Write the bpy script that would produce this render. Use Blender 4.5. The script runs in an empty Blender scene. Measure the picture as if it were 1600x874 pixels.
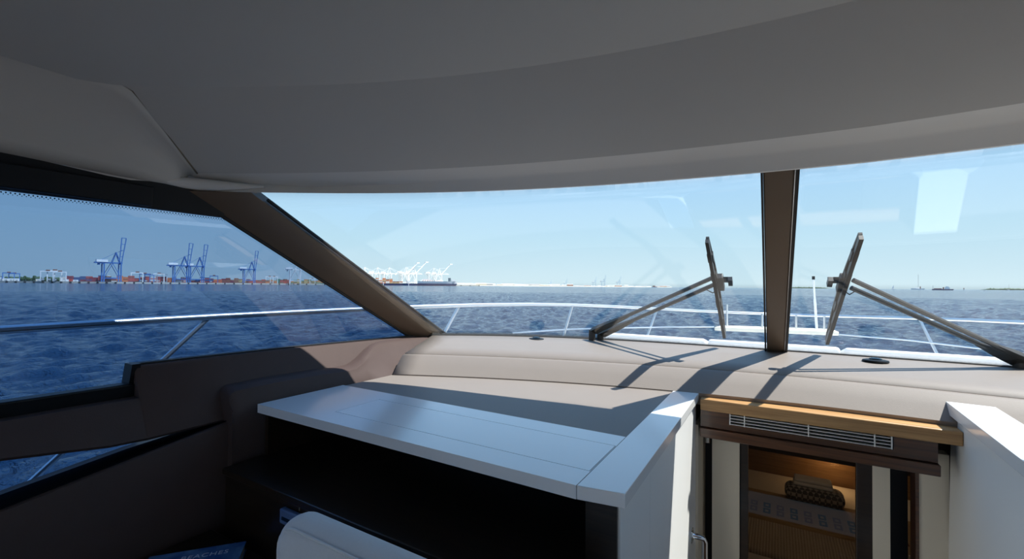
import bpy, math, random
import numpy as np
from mathutils import Vector, Matrix

random.seed(7)
PI = math.pi
sc = bpy.context.scene
col = sc.collection

# ------------------------------------------------------------------ camera
# boat frame: +X starboard, +Y bow, +Z up, saloon sole at z = 0, sea at SEA
FPX = 694.0
YAW, PITCH, ROLL = math.radians(30.9), math.radians(.81), math.radians(.47)
EYE = np.array([0., 0., 1.45])
SEA = -1.05
cam_d = bpy.data.cameras.new('camera')
cam = bpy.data.objects.new('camera', cam_d)
col.objects.link(cam)
cam_d.sensor_width = 36
cam_d.lens = FPX / 1600 * 36
cam_d.clip_start, cam_d.clip_end = .02, 90000
Rm = Matrix.Rotation(YAW, 3, 'Z') @ Matrix.Rotation(PI/2 + PITCH, 3, 'X') @ Matrix.Rotation(ROLL, 3, 'Z')
cam.matrix_world = Matrix.Translation(EYE.tolist()) @ Rm.to_4x4()
sc.camera = cam
RN = np.array(Rm)

# ------------------------------------------------------------------ world, sun, exposure
SUN = Vector((.55, .25, 1.)).normalized()
w = bpy.data.worlds.new('sky'); sc.world = w; w.use_nodes = True
nt = w.node_tree; nt.nodes.clear()
# clear maritime sky: pale at the horizon, deeper blue towards the zenith, the same on every bearing
tc = nt.nodes.new('ShaderNodeTexCoord'); sep = nt.nodes.new('ShaderNodeSeparateXYZ'); ramp = nt.nodes.new('ShaderNodeValToRGB')
for p_, c_ in ((0., (.05, .09, .13)), (.495, (.10, .16, .22)), (.502, (.555, .705, .775)), (.55, (.47, .672, .80)), (.62, (.36, .59, .84)), (.75, (.26, .53, .93)), (1., (.17, .42, .86))):
    el = ramp.color_ramp.elements
    e_ = el[0] if p_ == 0 else el[-1] if p_ == 1. else el.new(p_)
    e_.position = p_; e_.color = (*c_, 1)
mr0 = nt.nodes.new('ShaderNodeMapRange'); mr0.inputs['From Min'].default_value = -1
bg = nt.nodes.new('ShaderNodeBackground'); bg.inputs[1].default_value = 1.12
wo = nt.nodes.new('ShaderNodeOutputWorld')
nt.links.new(tc.outputs['Generated'], sep.inputs[0]); nt.links.new(sep.outputs['Z'], mr0.inputs['Value']); nt.links.new(mr0.outputs[0], ramp.inputs[0])
nt.links.new(ramp.outputs[0], bg.inputs[0]); nt.links.new(bg.outputs[0], wo.inputs[0])
sd = bpy.data.lights.new('sun', 'SUN'); sd.energy = 9.0; sd.angle = math.radians(.53); sd.color = (1, .95, .88)
so = bpy.data.objects.new('sun', sd); col.objects.link(so)
so.rotation_euler = (-SUN).to_track_quat('-Z', 'Y').to_euler(); so.location = (3, 1, 8)
vs = sc.view_settings
vs.view_transform = 'Standard'; vs.look = 'None'; vs.gamma = 1; vs.exposure = .25; vs.use_curve_mapping = False

# ------------------------------------------------------------------ photo rays
def ray(x, y): return RN @ np.array([(x-800)/FPX, -(y-437)/FPX, -1.])
def atz(x, y, z): d = ray(x, y); return EYE + d*((z-EYE[2])/d[2])
def aty(x, y, Y): d = ray(x, y); return EYE + d*(Y/d[1])
def atx(x, y, X): d = ray(x, y); return EYE + d*(X/d[0])
def atd(x, y, D): return EYE + ray(x, y)*D
def proj(p):
    q = RN.T @ (np.array(p) - EYE); return np.array([800+FPX*q[0]/-q[2], 437-FPX*q[1]/-q[2]])

# ------------------------------------------------------------------ materials
MATS = {}
def new_mat(name):
    m = bpy.data.materials.new(name); m.use_nodes = True
    n = m.node_tree; b = n.nodes['Principled BSDF']
    MATS[name] = m
    return m, n, b
def mat(name, c, rough=.5, metal=0., noise=0., nscale=30., bump=0., bscale=200., coat=0., spec=.5, emit=None, estr=1.):
    m, n, b = new_mat(name)
    b.inputs['Base Color'].default_value = (*c, 1)
    b.inputs['Roughness'].default_value = rough
    b.inputs['Metallic'].default_value = metal
    b.inputs['Specular IOR Level'].default_value = spec
    b.inputs['Coat Weight'].default_value = coat
    b.inputs['Coat Roughness'].default_value = .16
    tc = n.nodes.new('ShaderNodeTexCoord')
    if noise:
        t = n.nodes.new('ShaderNodeTexNoise'); t.inputs['Scale'].default_value = nscale; t.inputs['Detail'].default_value = 5
        mr = n.nodes.new('ShaderNodeMapRange'); mr.inputs['To Min'].default_value = 1-noise; mr.inputs['To Max'].default_value = 1+noise
        mx = n.nodes.new('ShaderNodeVectorMath'); mx.operation = 'SCALE'; mx.inputs[0].default_value = c
        n.links.new(tc.outputs['Object'], t.inputs['Vector']); n.links.new(t.outputs['Fac'], mr.inputs['Value'])
        n.links.new(mr.outputs[0], mx.inputs['Scale']); n.links.new(mx.outputs[0], b.inputs['Base Color'])
    if bump:
        t2 = n.nodes.new('ShaderNodeTexNoise'); t2.inputs['Scale'].default_value = bscale; t2.inputs['Detail'].default_value = 3
        bp = n.nodes.new('ShaderNodeBump'); bp.inputs['Strength'].default_value = bump; bp.inputs['Distance'].default_value = .002
        n.links.new(tc.outputs['Object'], t2.inputs['Vector']); n.links.new(t2.outputs['Fac'], bp.inputs['Height'])
        n.links.new(bp.outputs[0], b.inputs['Normal'])
    if emit:
        b.inputs['Emission Color'].default_value = (*emit, 1); b.inputs['Emission Strength'].default_value = estr
    return m
def wood(name, c1, c2, scale=(1.5, 40, 40), rough=.35, coat=.3):
    m, n, b = new_mat(name)
    tc = n.nodes.new('ShaderNodeTexCoord'); mp = n.nodes.new('ShaderNodeMapping'); mp.inputs['Scale'].default_value = scale
    t = n.nodes.new('ShaderNodeTexNoise'); t.inputs['Scale'].default_value = 2.2; t.inputs['Detail'].default_value = 8; t.inputs['Distortion'].default_value = .6
    cr = n.nodes.new('ShaderNodeValToRGB')
    cr.color_ramp.elements[0].position = .3; cr.color_ramp.elements[0].color = (*c1, 1)
    cr.color_ramp.elements[1].position = .72; cr.color_ramp.elements[1].color = (*c2, 1)
    n.links.new(tc.outputs['Object'], mp.inputs[0]); n.links.new(mp.outputs[0], t.inputs[0])
    n.links.new(t.outputs['Fac'], cr.inputs[0]); n.links.new(cr.outputs[0], b.inputs['Base Color'])
    b.inputs['Roughness'].default_value = rough; b.inputs['Coat Weight'].default_value = coat; b.inputs['Coat Roughness'].default_value = .08
    return m
def glass(name, tint):
    m = bpy.data.materials.new(name); m.use_nodes = True; MATS[name] = m
    n = m.node_tree; n.nodes.clear()
    out = n.nodes.new('ShaderNodeOutputMaterial'); mix = n.nodes.new('ShaderNodeMixShader')
    tr = n.nodes.new('ShaderNodeBsdfTransparent'); tr.inputs[0].default_value = (*tint, 1)
    gl = n.nodes.new('ShaderNodeBsdfGlossy'); gl.inputs['Roughness'].default_value = .0; gl.inputs['Color'].default_value = (1, 1, 1, 1)
    fr = n.nodes.new('ShaderNodeFresnel'); ge = n.nodes.new('ShaderNodeNewGeometry')
    mr = n.nodes.new('ShaderNodeMapRange'); mr.inputs['To Min'].default_value = 1.5; mr.inputs['To Max'].default_value = 1/1.5
    n.links.new(ge.outputs['Backfacing'], mr.inputs['Value']); n.links.new(mr.outputs[0], fr.inputs['IOR'])
    n.links.new(fr.outputs[0], mix.inputs[0]); n.links.new(tr.outputs[0], mix.inputs[1]); n.links.new(gl.outputs[0], mix.inputs[2])
    n.links.new(mix.outputs[0], out.inputs[0])
    return m

mat('headliner', (.52, .515, .49), .75, noise=.02, nscale=3, bump=.15, bscale=500)
mat('header_trim', (.66, .655, .63), .55, noise=.02, nscale=5)
mat('side_headliner', (.56, .545, .51), .75, noise=.02, nscale=3, bump=.15, bscale=500)
mat('dash_vinyl', (.215, .184, .163), .55, noise=.04, nscale=9, bump=.25, bscale=350)
mat('brown_leather', (.070, .048, .044), .62, spec=.22, noise=.08, nscale=14, bump=.3, bscale=260)
mat('pillar_vinyl', (.13, .092, .062), .45, noise=.05, nscale=8, bump=.2, bscale=300)
mat('black_trim', (.006, .007, .009), .45, spec=.25, noise=.1, nscale=20)
mat('matte_black', (.006, .007, .010), 1., spec=0., noise=.1)
mat('seam_tan', (.16, .13, .09), .7, noise=.05)
mat('satin_aluminium', (.72, .72, .70), .38, .25, noise=.03, nscale=30)
mat('black_rubber', (.012, .012, .012), .6, noise=.1, nscale=40)
mat('white_lacquer', (.86, .87, .88), .33, coat=1., noise=.01, nscale=4)
mat('white_panel', (.86, .86, .85), .4, coat=.6, noise=.01, nscale=3)
mat('cream_panel', (.66, .59, .48), .5, noise=.03, nscale=4)
wood('dark_wood', (.011, .006, .0035), (.03, .016, .009), rough=.3)
wood('walnut', (.045, .018, .008), (.11, .045, .018), rough=.28, coat=.5)
wood('teak', (.30, .15, .055), (.52, .30, .12), rough=.5, coat=.1)
wood('oak_panel', (.16, .09, .035), (.24, .14, .06), rough=.5, coat=.1)
mat('chrome', (.75, .76, .78), .12, 1., noise=.02, nscale=30)
mat('steel_rail', (.66, .67, .68), .30, 1., noise=.03, nscale=20)
mat('gelcoat', (.85, .855, .86), .3, noise=.01, nscale=2, coat=.3)
mat('sunpad_vinyl', (.82, .82, .81), .6, noise=.02, nscale=6, bump=.2, bscale=200)
mat('wiper_black', (.022, .021, .02), .45, noise=.15, nscale=25)
mat('wiper_arm', (.055, .052, .048), .42, .3, noise=.15, nscale=25)
mat('chair_fabric', (.80, .80, .80), .85, noise=.03, nscale=120, bump=.5, bscale=600)
mat('chair_base', (.03, .025, .022), .5, noise=.1)
mat('cream_plank', (.66, .62, .52), .55, noise=.05, nscale=12)
mat('carpet', (.10, .085, .07), .95, noise=.15, nscale=200, bump=.5, bscale=900)
mat('screen', (.01, .02, .03), .12, noise=.3, nscale=40)
mat('screen_frame', (.10, .16, .30), .3, noise=.1, nscale=15)
mat('bed_sheet', (.55, .52, .47), .85, noise=.03, nscale=20)
mat('pillow', (.62, .60, .56), .85, noise=.03, nscale=20)
mat('throw_tan', (.30, .20, .10), .9, noise=.08, nscale=60)
mat('throw_black', (.015, .013, .012), .9, noise=.1, nscale=60)
mat('throw_brown', (.13, .055, .03), .9, noise=.1, nscale=60)
mat('book_paper', (.6, .6, .58), .8, noise=.05, nscale=100)
mat('letter_white', (.75, .8, .85), .6, noise=.02)
glass('windshield_glass', (.945, .965, .965))
glass('side_glass', (.51, .60, .71))
glass('door_glass', (.80, .74, .68))

# book cover: blue water with a pale breaking wave
m, n, b = new_mat('book_cover')
tc = n.nodes.new('ShaderNodeTexCoord'); t = n.nodes.new('ShaderNodeTexNoise'); t.inputs['Scale'].default_value = 9; t.inputs['Detail'].default_value = 7; t.inputs['Distortion'].default_value = 1.2
cr = n.nodes.new('ShaderNodeValToRGB')
cr.color_ramp.elements[0].position = .4; cr.color_ramp.elements[0].color = (.03, .11, .33, 1)
cr.color_ramp.elements[1].position = .7; cr.color_ramp.elements[1].color = (.18, .36, .55, 1)
n.links.new(tc.outputs['Object'], t.inputs[0]); n.links.new(t.outputs[0], cr.inputs[0]); n.links.new(cr.outputs[0], b.inputs['Base Color'])
b.inputs['Roughness'].default_value = .3

# ribbed bed cover
m, n, b = new_mat('ribbed_cover')
tc = n.nodes.new('ShaderNodeTexCoord'); wv = n.nodes.new('ShaderNodeTexWave'); wv.inputs['Scale'].default_value = 22; wv.bands_direction = 'X'
cr = n.nodes.new('ShaderNodeValToRGB'); cr.color_ramp.elements[0].color = (.30, .25, .19, 1); cr.color_ramp.elements[1].color = (.46, .40, .32, 1)
bp = n.nodes.new('ShaderNodeBump'); bp.inputs['Strength'].default_value = .6; bp.inputs['Distance'].default_value = .006
n.links.new(tc.outputs['Object'], wv.inputs[0]); n.links.new(wv.outputs['Fac'], cr.inputs[0]); n.links.new(cr.outputs[0], b.inputs['Base Color'])
n.links.new(wv.outputs['Fac'], bp.inputs['Height']); n.links.new(bp.outputs[0], b.inputs['Normal']); b.inputs['Roughness'].default_value = .9
# woven checks (basket on the berth)
m, n, b = new_mat('check_fabric')
tc = n.nodes.new('ShaderNodeTexCoord'); ck = n.nodes.new('ShaderNodeTexChecker'); ck.inputs['Scale'].default_value = 45
ck.inputs['Color1'].default_value = (.04, .035, .03, 1); ck.inputs['Color2'].default_value = (.32, .29, .25, 1)
mp = n.nodes.new('ShaderNodeMapping'); mp.inputs['Rotation'].default_value = (0, 0, PI/4)
n.links.new(tc.outputs['Object'], mp.inputs[0]); n.links.new(mp.outputs[0], ck.inputs[0]); n.links.new(ck.outputs[0], b.inputs['Base Color']); b.inputs['Roughness'].default_value = .9

# sea
m, n, b = new_mat('sea_water')
b.inputs['Base Color'].default_value = (.008, .030, .072, 1); b.inputs['Roughness'].default_value = .08; b.inputs['IOR'].default_value = 1.33
tc = n.nodes.new('ShaderNodeTexCoord')
last = None
for scl, st, dist, strength in (((.6, 1., 1), 1., .80, 1.), ((2.6, 4., 1), 1., .16, 1.)):
    mp = n.nodes.new('ShaderNodeMapping'); mp.inputs['Scale'].default_value = scl; mp.inputs['Rotation'].default_value = (0, 0, .5)
    t = n.nodes.new('ShaderNodeTexNoise'); t.inputs['Scale'].default_value = 1; t.inputs['Detail'].default_value = 6; t.inputs['Roughness'].default_value = .6
    bp = n.nodes.new('ShaderNodeBump'); bp.inputs['Strength'].default_value = strength; bp.inputs['Distance'].default_value = dist
    n.links.new(tc.outputs['Object'], mp.inputs[0]); n.links.new(mp.outputs[0], t.inputs[0]); n.links.new(t.outputs['Fac'], bp.inputs['Height'])
    if last: n.links.new(last.outputs[0], bp.inputs['Normal'])
    last = bp
n.links.new(last.outputs[0], b.inputs['Normal'])

# port
for nm, c in (('blue_paint', (.05, .16, .42)), ('white_paint', (.80, .80, .78)), ('hazed_blue_paint', (.36, .50, .62)),
              ('house_white', (.82, .82, .80)), ('concrete', (.50, .47, .40)), ('fender_black', (.03, .03, .03)),
              ('c_maroon', (.22, .035, .05)), ('c_red', (.45, .07, .05)), ('c_orange', (.62, .19, .06)), ('c_navy', (.04, .08, .20)),
              ('c_white', (.62, .60, .56)), ('c_tan', (.48, .34, .14)), ('c_brown', (.24, .09, .05)), ('c_green', (.07, .24, .17)),
              ('hull_navy', (.035, .06, .16)), ('hull_red', (.22, .04, .04)), ('funnel', (.05, .10, .14)), ('sand', (.62, .56, .44)),
              ('shed', (.72, .70, .66)), ('shed_grey', (.36, .38, .40)), ('foliage', (.045, .085, .03)), ('bark', (.09, .06, .04)),
              ('sail', (.85, .85, .83)), ('buoy_orange', (.6, .2, .08)), ('mast_grey', (.4, .42, .44))):
    mat(nm, c, .55, noise=.12, nscale=.4)

# ------------------------------------------------------------------ mesh builder
class MB:
    def __init__(s): s.v = []; s.f = []
    def add(s, vs, fs):
        o = len(s.v); s.v += [tuple(float(c) for c in p) for p in vs]; s.f += [tuple(i+o for i in f) for f in fs]; return s
    def hexa(s, p):   # p: 4 bottom (ccw) + 4 top
        return s.add(p, [(3, 2, 1, 0), (4, 5, 6, 7), (0, 1, 5, 4), (1, 2, 6, 5), (2, 3, 7, 6), (3, 0, 4, 7)])
    def box(s, a, b):
        (x0, y0, z0), (x1, y1, z1) = a, b
        return s.hexa([(x0, y0, z0), (x1, y0, z0), (x1, y1, z0), (x0, y1, z0), (x0, y0, z1), (x1, y0, z1), (x1, y1, z1), (x0, y1, z1)])
    def prism(s, poly, vec):
        k = len(poly); v = np.array(vec, float); poly = [np.array(p, float) for p in poly]
        return s.add(poly + [p+v for p in poly], [tuple(range(k))[::-1], tuple(range(k, 2*k))] + [(i, (i+1) % k, k+(i+1) % k, k+i) for i in range(k)])
    def grid(s, rows):
        a, b = len(rows), len(rows[0])
        return s.add([p for r in rows for p in r], [(i*b+j, i*b+j+1, (i+1)*b+j+1, (i+1)*b+j) for i in range(a-1) for j in range(b-1)])
    def loft(s, secs):   # closed sections with caps
        a, b = len(secs), len(secs[0])
        fs = [(i*b+j, i*b+(j+1) % b, (i+1)*b+(j+1) % b, (i+1)*b+j) for i in range(a-1) for j in range(b)]
        fs += [tuple(range(b))[::-1], tuple(range((a-1)*b, a*b))]
        return s.add([p for r in secs for p in r], fs)
    def bar(s, p, q, w_, h_=None, up=(0, 0, 1)):
        h_ = h_ or w_; p = np.array(p, float); q = np.array(q, float); d = q-p; d /= np.linalg.norm(d)
        u = np.array(up, float)
        if abs(np.dot(u, d)) > .95: u = np.array([1., 0, 0])
        sx = np.cross(d, u); sx /= np.linalg.norm(sx); uy = np.cross(sx, d)
        c = [(-1, -1), (1, -1), (1, 1), (-1, 1)]
        return s.loft([[e + sx*a*w_/2 + uy*b_*h_/2 for a, b_ in c] for e in (p, q)])
    def tube(s, pts, r, k=10):
        pts = [np.array(p, float) for p in pts]; secs = []; ref = None
        for i, p in enumerate(pts):
            d = pts[min(i+1, len(pts)-1)] - pts[max(i-1, 0)]; d /= np.linalg.norm(d)
            if ref is None:
                ref = np.array([0, 0, 1.]) if abs(d[2]) < .9 else np.array([1., 0, 0])
            x = np.cross(d, ref); x /= np.linalg.norm(x); y = np.cross(x, d); ref = y
            rr = r[i] if isinstance(r, (list, tuple)) else r
            secs.append([p + rr*(math.cos(2*PI*j/k)*x + math.sin(2*PI*j/k)*y) for j in range(k)])
        return s.loft(secs)
    def lathe(s, prof, c, k=28, sx=1., sy=1.):
        secs = [[(c[0]+r*sx*math.cos(2*PI*j/k), c[1]+r*sy*math.sin(2*PI*j/k), c[2]+z) for j in range(k)] for r, z in prof]
        return s.loft(secs)
    def build(s, name, m, parent=None, bevel=0., seg=2, smooth=False, solid=0., off=-1., label=None):
        loc = np.zeros(3)
        if parent is not None:
            q = parent
            while q.parent: q = q.parent
            loc = np.array(q.location)
        me = bpy.data.meshes.new(name)
        me.from_pydata([tuple(np.array(p)-loc) for p in s.v], [], s.f); me.update()
        me.materials.append(MATS[m])
        import bmesh
        bm = bmesh.new(); bm.from_mesh(me)
        if not getattr(s, 'keep', False): bmesh.ops.recalc_face_normals(bm, faces=bm.faces)
        bm.to_mesh(me); bm.free()
        o = bpy.data.objects.new(name, me); col.objects.link(o)
        if parent is not None: o.parent = parent
        if solid:
            md = o.modifiers.new('thickness', 'SOLIDIFY'); md.thickness = solid; md.offset = off
        if bevel:
            md = o.modifiers.new('bevel', 'BEVEL'); md.width = bevel; md.segments = seg; md.limit_method = 'ANGLE'; md.angle_limit = .6
        if smooth or bevel:
            for p in me.polygons: p.use_smooth = True
            try:
                me.set_sharp_from_angle(angle=math.radians(35))
            except Exception: pass
        if label: o['label'] = label
        return o
def thing(name, label, cat, loc=(0, 0, 0), group=None):
    o = bpy.data.objects.new(name, None); o.location = [float(c) for c in loc]; o.empty_display_size = .1
    col.objects.link(o); o['label'] = label; o['category'] = cat
    if group: o['group'] = group
    return o
def tag(o, label, cat, group=None, kind=None):
    o['label'] = label; o['category'] = cat
    if group: o['group'] = group
    if kind: o['kind'] = kind
    return o
def struct(o, label=None, cat=None):
    o['kind'] = 'structure'
    if label: o['label'] = label; o['category'] = cat
    return o
def sroot(name, label, cat, loc=(0, 0, 0)):
    return struct(thing(name, label, cat, loc))
def copy_tree(o, parent=None):
    c = o.copy(); col.objects.link(c)
    if parent is not None: c.parent = parent
    for ch in list(o.children): copy_tree(ch, c)
    return c

# ------------------------------------------------------------------ boat curves (X0 = centreline)
X0 = .25
def mir(X): return 2*X0 - X
def Yg(X): return 2.0038 - .167*(X-X0)**2 - .0151*(X-X0)**4      # top of the glass
def zg(X): X = min(X, mir(X)); return 1.9 - .093*(X/1.95)**2
def Yh(X): return 1.8896 - .1607*(X-X0)**2 - .0116*(X-X0)**4      # lower edge of the header
def zh(X): X = min(X, mir(X)); return 1.872 - .065*(X/1.95)**2
def Yl(X): return 1.8343 - .1642*(X-X0)**2 - .0035*(X-X0)**4
def zl(X): X = min(X, mir(X)); return 1.93 - .09*(X/1.95)**2
def Ys(X): return 1.7279 - .1571*(X-X0)**2 - .007*(X-X0)**4
def zs(X): X = min(X, mir(X)); return 1.95 - .08*(X/1.95)**2
def Yc(X): return 1.3437 - .1863*(X-X0)**2 - .011*(X-X0)**4
def zc(X): return 2.15 - .12*((X-X0)/1.9)**2
def Yb(X): return 2.9728 - .0199*(X-X0)**2 - .0208*(X-X0)**4
def zb(X): X = min(X, mir(X)); return 1.09 + .02*(X/2.05)**4
def Yd(X): return 2.2892 - .1151*(X-X0)**2          # foot of the dashboard face
def Yk(X): return 1.0513*(2.2672 - .1151*(X/1.0513-X0)**2)   # dashboard crease
def side_x(z): return -2.08 + .188*(z-1.12)
def span(XL, k=49): return np.linspace(XL, mir(XL), k)

# ================================================================== STRUCTURE
# --- ceiling
ceil = MB().grid([[(x, y, zc(x2)+.05*(1-f)) for x, x2, y in
                   [(xa + (xb-xa)*f, xb, -3. + (Yc(xb)+3.)*f) for xa, xb in zip(span(-1.70), span(-1.70))]]
                  for f in np.linspace(0, 1, 8)]).build('ceiling', 'headliner', smooth=True)
struct(ceil, 'pale grey headliner overhead in the saloon', 'ceiling')
rows = []
A, B_ = [(x, Yc(x), zc(x)) for x in span(-1.70)], [(x, Ys(x), zs(x)) for x in span(-1.95)]
for f in np.linspace(0, 1, 7):
    rows.append([np.array(a)*(1-f)+np.array(b_)*f - np.array([0, 0, .004*math.sin(PI*f)]) for a, b_ in zip(A, B_)])
MB().grid(rows).build('front_soffit', 'headliner', ceil, smooth=True)
C_ = [(x, Yl(x), zl(x)) for x in span(-1.955)]; D_ = [(x, Yh(x), zh(x)) for x in span(-1.96)]
E_ = [(x, Yg(x)+.04, zg(x)+.06) for x in span(-1.96)]
def lerp(P, Q, f): return [np.array(p)*(1-f)+np.array(q)*f for p, q in zip(P, Q)]
MB().grid([B_, lerp(B_, C_, .12) , lerp(B_, C_, .9), lerp(C_, D_, .1), lerp(C_, D_, .9), lerp(D_, E_, .06), E_]).build('windshield_header', 'header_trim', ceil, smooth=True)
# exterior roof with its brow over the windshield
brow = [(-2.0, .95), (-1.9, 1.12), (-1.62, 1.455), (-1.42, 1.681), (-1.31, 1.80), (-1.22, 1.862), (-1.0, 1.905), (-.8, 1.935), (-.465, 1.975), (-.176, 2.018), (.012, 2.033), (.25, 2.035)]
brow = brow + [(mir(x), y) for x, y in brow[-2::-1]]
top = [(x, y, 2.26 - .1*((x-X0)/2.3)**2) for x, y in brow]; bot = [(x, y, 1.965 if abs(x-X0) < 2.1 else 1.93) for x, y in brow]
aft = [(x, -3.15, 2.36 - .1*((x-X0)/2.3)**2) for x, y in brow]; inn = [(x, y-.12, 2.01) for x, y in brow]
MB().grid([aft, lerp(aft, top, .7), lerp(top, bot, .0), lerp(top, bot, .5), bot, inn]).build('roof_shell', 'gelcoat', ceil, smooth=True)
for sgn in (1, -1):
    fx = (lambda X: X) if sgn == 1 else mir
    # roof side fairing
    MB().box((min(fx(-2.06), fx(-1.985)), -3.15, 1.80), (max(fx(-2.06), fx(-1.985)), .95, 2.24)).build('roof_side', 'gelcoat', ceil)
    S = [(-1.668, -3, 2.105), (-1.668, -1, 2.10), (-1.668, .285, 2.075), (-1.652, .50, 2.042), (-1.66, .548, 2.026), (-1.79, .70, 1.945), (-1.915, .835, 1.872)]
    L = [(-1.935, -3, 1.832), (-1.935, -1, 1.832), (-1.935, .34, 1.828), (-1.935, .58, 1.818), (-1.935, .64, 1.817), (-1.938, .745, 1.817), (-1.935, .80, 1.825)]
    S = [(fx(p[0]), p[1], p[2]) for p in S]; L = [(fx(p[0]), p[1], p[2]) for p in L]
    rws = [[np.array(a)*(1-f)+np.array(b_)*f + np.array([-sgn*.018*math.sin(PI*f), 0, .018*math.sin(PI*f)]) for a, b_ in zip(S, L)] for f in np.linspace(0, 1, 9)]
    sp = MB().grid(rws).build('side_headliner_panel', 'side_headliner', ceil, solid=.012, off=0, smooth=True)
    MB().tube([np.array(p)+np.array([sgn*.004, 0, -.001]) for p in S], .003, 6).build('seam_piping', 'seam_tan', sp)
    hp = [(fx(x), Yh(fx(x)) if sgn == 1 else Yh(x), zh(x)) for x in (-1.80, -1.86, -1.91)]
    hp = [(fx(x), Yh(x)-.012, zh(x)+.024) for x in (-1.78, -1.85, -1.90)] + [(fx(-1.932), .845, 1.834), (fx(-1.94), .79, 1.832), (fx(-1.945), .70, 1.828)]
    MB().tube(hp, [.004, .014, .022, .024, .02, .012], 12).build('corner_moulding', 'header_trim', ceil, smooth=True)
    # moulding below the panel
    MB().tube([np.array(p)+np.array([-sgn*.012, 0, .0]) for p in L], .012, 8).build('edge_moulding', 'header_trim', sp, smooth=True)

# --- port and starboard walls
def side_poly(poly, d0, d1, sgn):
    # poly in (Y, z) on the leaning side plane, from inboard offset d0 to d1
    fx = (lambda X: X) if sgn == 1 else mir
    P = [np.array([fx(side_x(z)+d0), y, z]) for y, z in poly]
    return MB().prism(P, (sgn*(d1-d0), 0, 0))
for sgn, nm in ((1, 'wall_left'), (-1, 'wall_right')):
    fx = (lambda X: X) if sgn == 1 else mir
    wl = sroot(nm, 'dark brown leather lined cabin side under the %s side window' % ('port' if sgn == 1 else 'starboard'), 'wall', (fx(-2.1), 0, 0))
    side_poly([(-3, 1.718), (.95, 1.722), (.98, 1.80), (.82, 1.84), (-3, 1.85)], -.015, .012, sgn).build('window_band', 'black_trim', wl)
    side_poly([(-3, 1.722), (.70, 1.724), (.70, 1.793), (-3, 1.795)], .012, .045, sgn).build('blind_box', 'black_trim', wl, bevel=.004)
    # frit dots printed along the lower rim of the band: short teeth
    fr_ = MB()
    for k in range(130):
        y = -.25 + k*.0095
        for j, s_ in ((0, .0030), (1, .0018)):
            yy = y + j*.0047; zz = 1.7175 + .0005*y - j*.0050 - .001; x = fx(side_x(zz) - .012)
            fr_.add([(x, yy-s_/1.2, zz), (x, yy, zz-s_), (x, yy+s_/1.2, zz), (x, yy, zz+s_)], [(0, 1, 2, 3)])
    fo = fr_.build('frit_dots', 'black_trim', wl); fo['kind'] = 'stuff'
    side_poly([(-3, 1.005), (.712, 1.008), (.700, 1.078), (-3, 1.088)], -.01, .05, sgn).build('sill_frame', 'black_trim', wl, bevel=.006)
    lin = MB()
    for grp_ in (((-3, 1.03, -1.995, .96, -1.95), (-.2, 1.03, -1.995, .96, -1.95), (.36, 1.03, -1.995, .923, -1.935), (.60, 1.03, -1.993, .888, -1.931), (.71, 1.03, -1.993, .883, -1.93)),
                 ((.700, 1.130, -2.042, .883, -1.93), (.706, 1.141, -2.040, .883, -1.93), (1.03, 1.139, -2.04, .886, -1.93), (1.255, 1.136, -2.04, .886, -1.93), (2.2, 1.112, -2.045, .88, -1.93))):
        lin.loft([[(fx(x1-.03), y, z1), (fx(x1-.008), y, z1-.002), (fx(x1), y, z1-.012), (fx(x0), y, z0+.012), (fx(x0-.01), y, z0+.002), (fx(-2.11), y, z0-.01), (fx(-2.11), y, z1)] for y, z1, x1, z0, x0 in grp_])
    lin.build('upper_lining', 'brown_leather', wl, smooth=True)
    side_poly([(.69, 1.06), (.69, 1.148), (1.255, 1.141), (2.22, 1.117), (2.22, 1.08), (1.2, 1.10), (.69, 1.11)], -.025, .012, sgn).build('sill_seal', 'black_rubber', wl)
    side_poly([(.685, 1.06), (.69, 1.148), (.716, 1.148), (.716, 1.06)], -.03, .036, sgn).build('sill_end_cap', 'black_trim', wl)
    # lower lining with its sloping ledge
    secs = []
    for y in (-3, -1, -.3, .347, .70, .96, 1.2, 2.2):
        zf = .794+.161*(y-.347) if y < .96 else .892; zo = .772+.144*(y-.39) if y < .7 else .818+.1*(y-.7)
        zf = max(zf, .35); zo = max(min(zo, .85), .33)
        secs.append([(fx(-2.16), y, -.02), (fx(-1.9), y, -.02), (fx(-1.9), y, zf-.02), (fx(-1.905), y, zf-.006), (fx(-1.92), y, zf), (fx(-2.11), y, zo), (fx(-2.16), y, zo)])
    MB().loft(secs).build('lower_lining', 'brown_leather', wl, smooth=True)
    MB().grid([[(q[4][0]+sgn*.004, q[4][1], q[4][2]+.003) for q in secs], [(q[5][0], q[5][1], q[5][2]+.004) for q in secs]]).build('ledge_trim', 'matte_black', wl, solid=.003)
    # padded panel ramping up to the dashboard corner
    secs = []
    st = [(.958, .95, 0), (.962, 1.002, 0), (.972, 1.016, 0), (.99, 1.024, 0), (1.15, 1.028, 0), (1.40, 1.024, 0), (1.54, 1.016, 0), (1.60, 1.020, .03), (1.66, 1.040, .15), (1.74, 1.078, .5), (1.80, 1.100, .8), (1.86, 1.111, 1), (1.95, 1.112, 1), (2.1, 1.109, 1), (2.25, 1.105, 1), (2.36, 1.102, 1)]
    for y, zt, f in st:
        a = [(-2.07, zt), (-1.955, zt), (-1.930, zt-.004), (-1.908, zt-.016), (-1.897, zt-.042), (-1.872, .935), (-1.862, .60), (-2.07, .60)]
        c = [(-2.07, zt), (-2.048, zt), (-2.030, zt-.003), (-2.012, zt-.012), (-1.995, zt-.026), (-1.828, .935), (-1.822, .60), (-2.07, .60)]
        secs.append([(fx(p[0]*(1-f)+q[0]*f), y, p[1]) for p, q in zip(a, c)])
    MB().loft(secs).build('padded_panel', 'brown_leather', wl, smooth=True)
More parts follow.
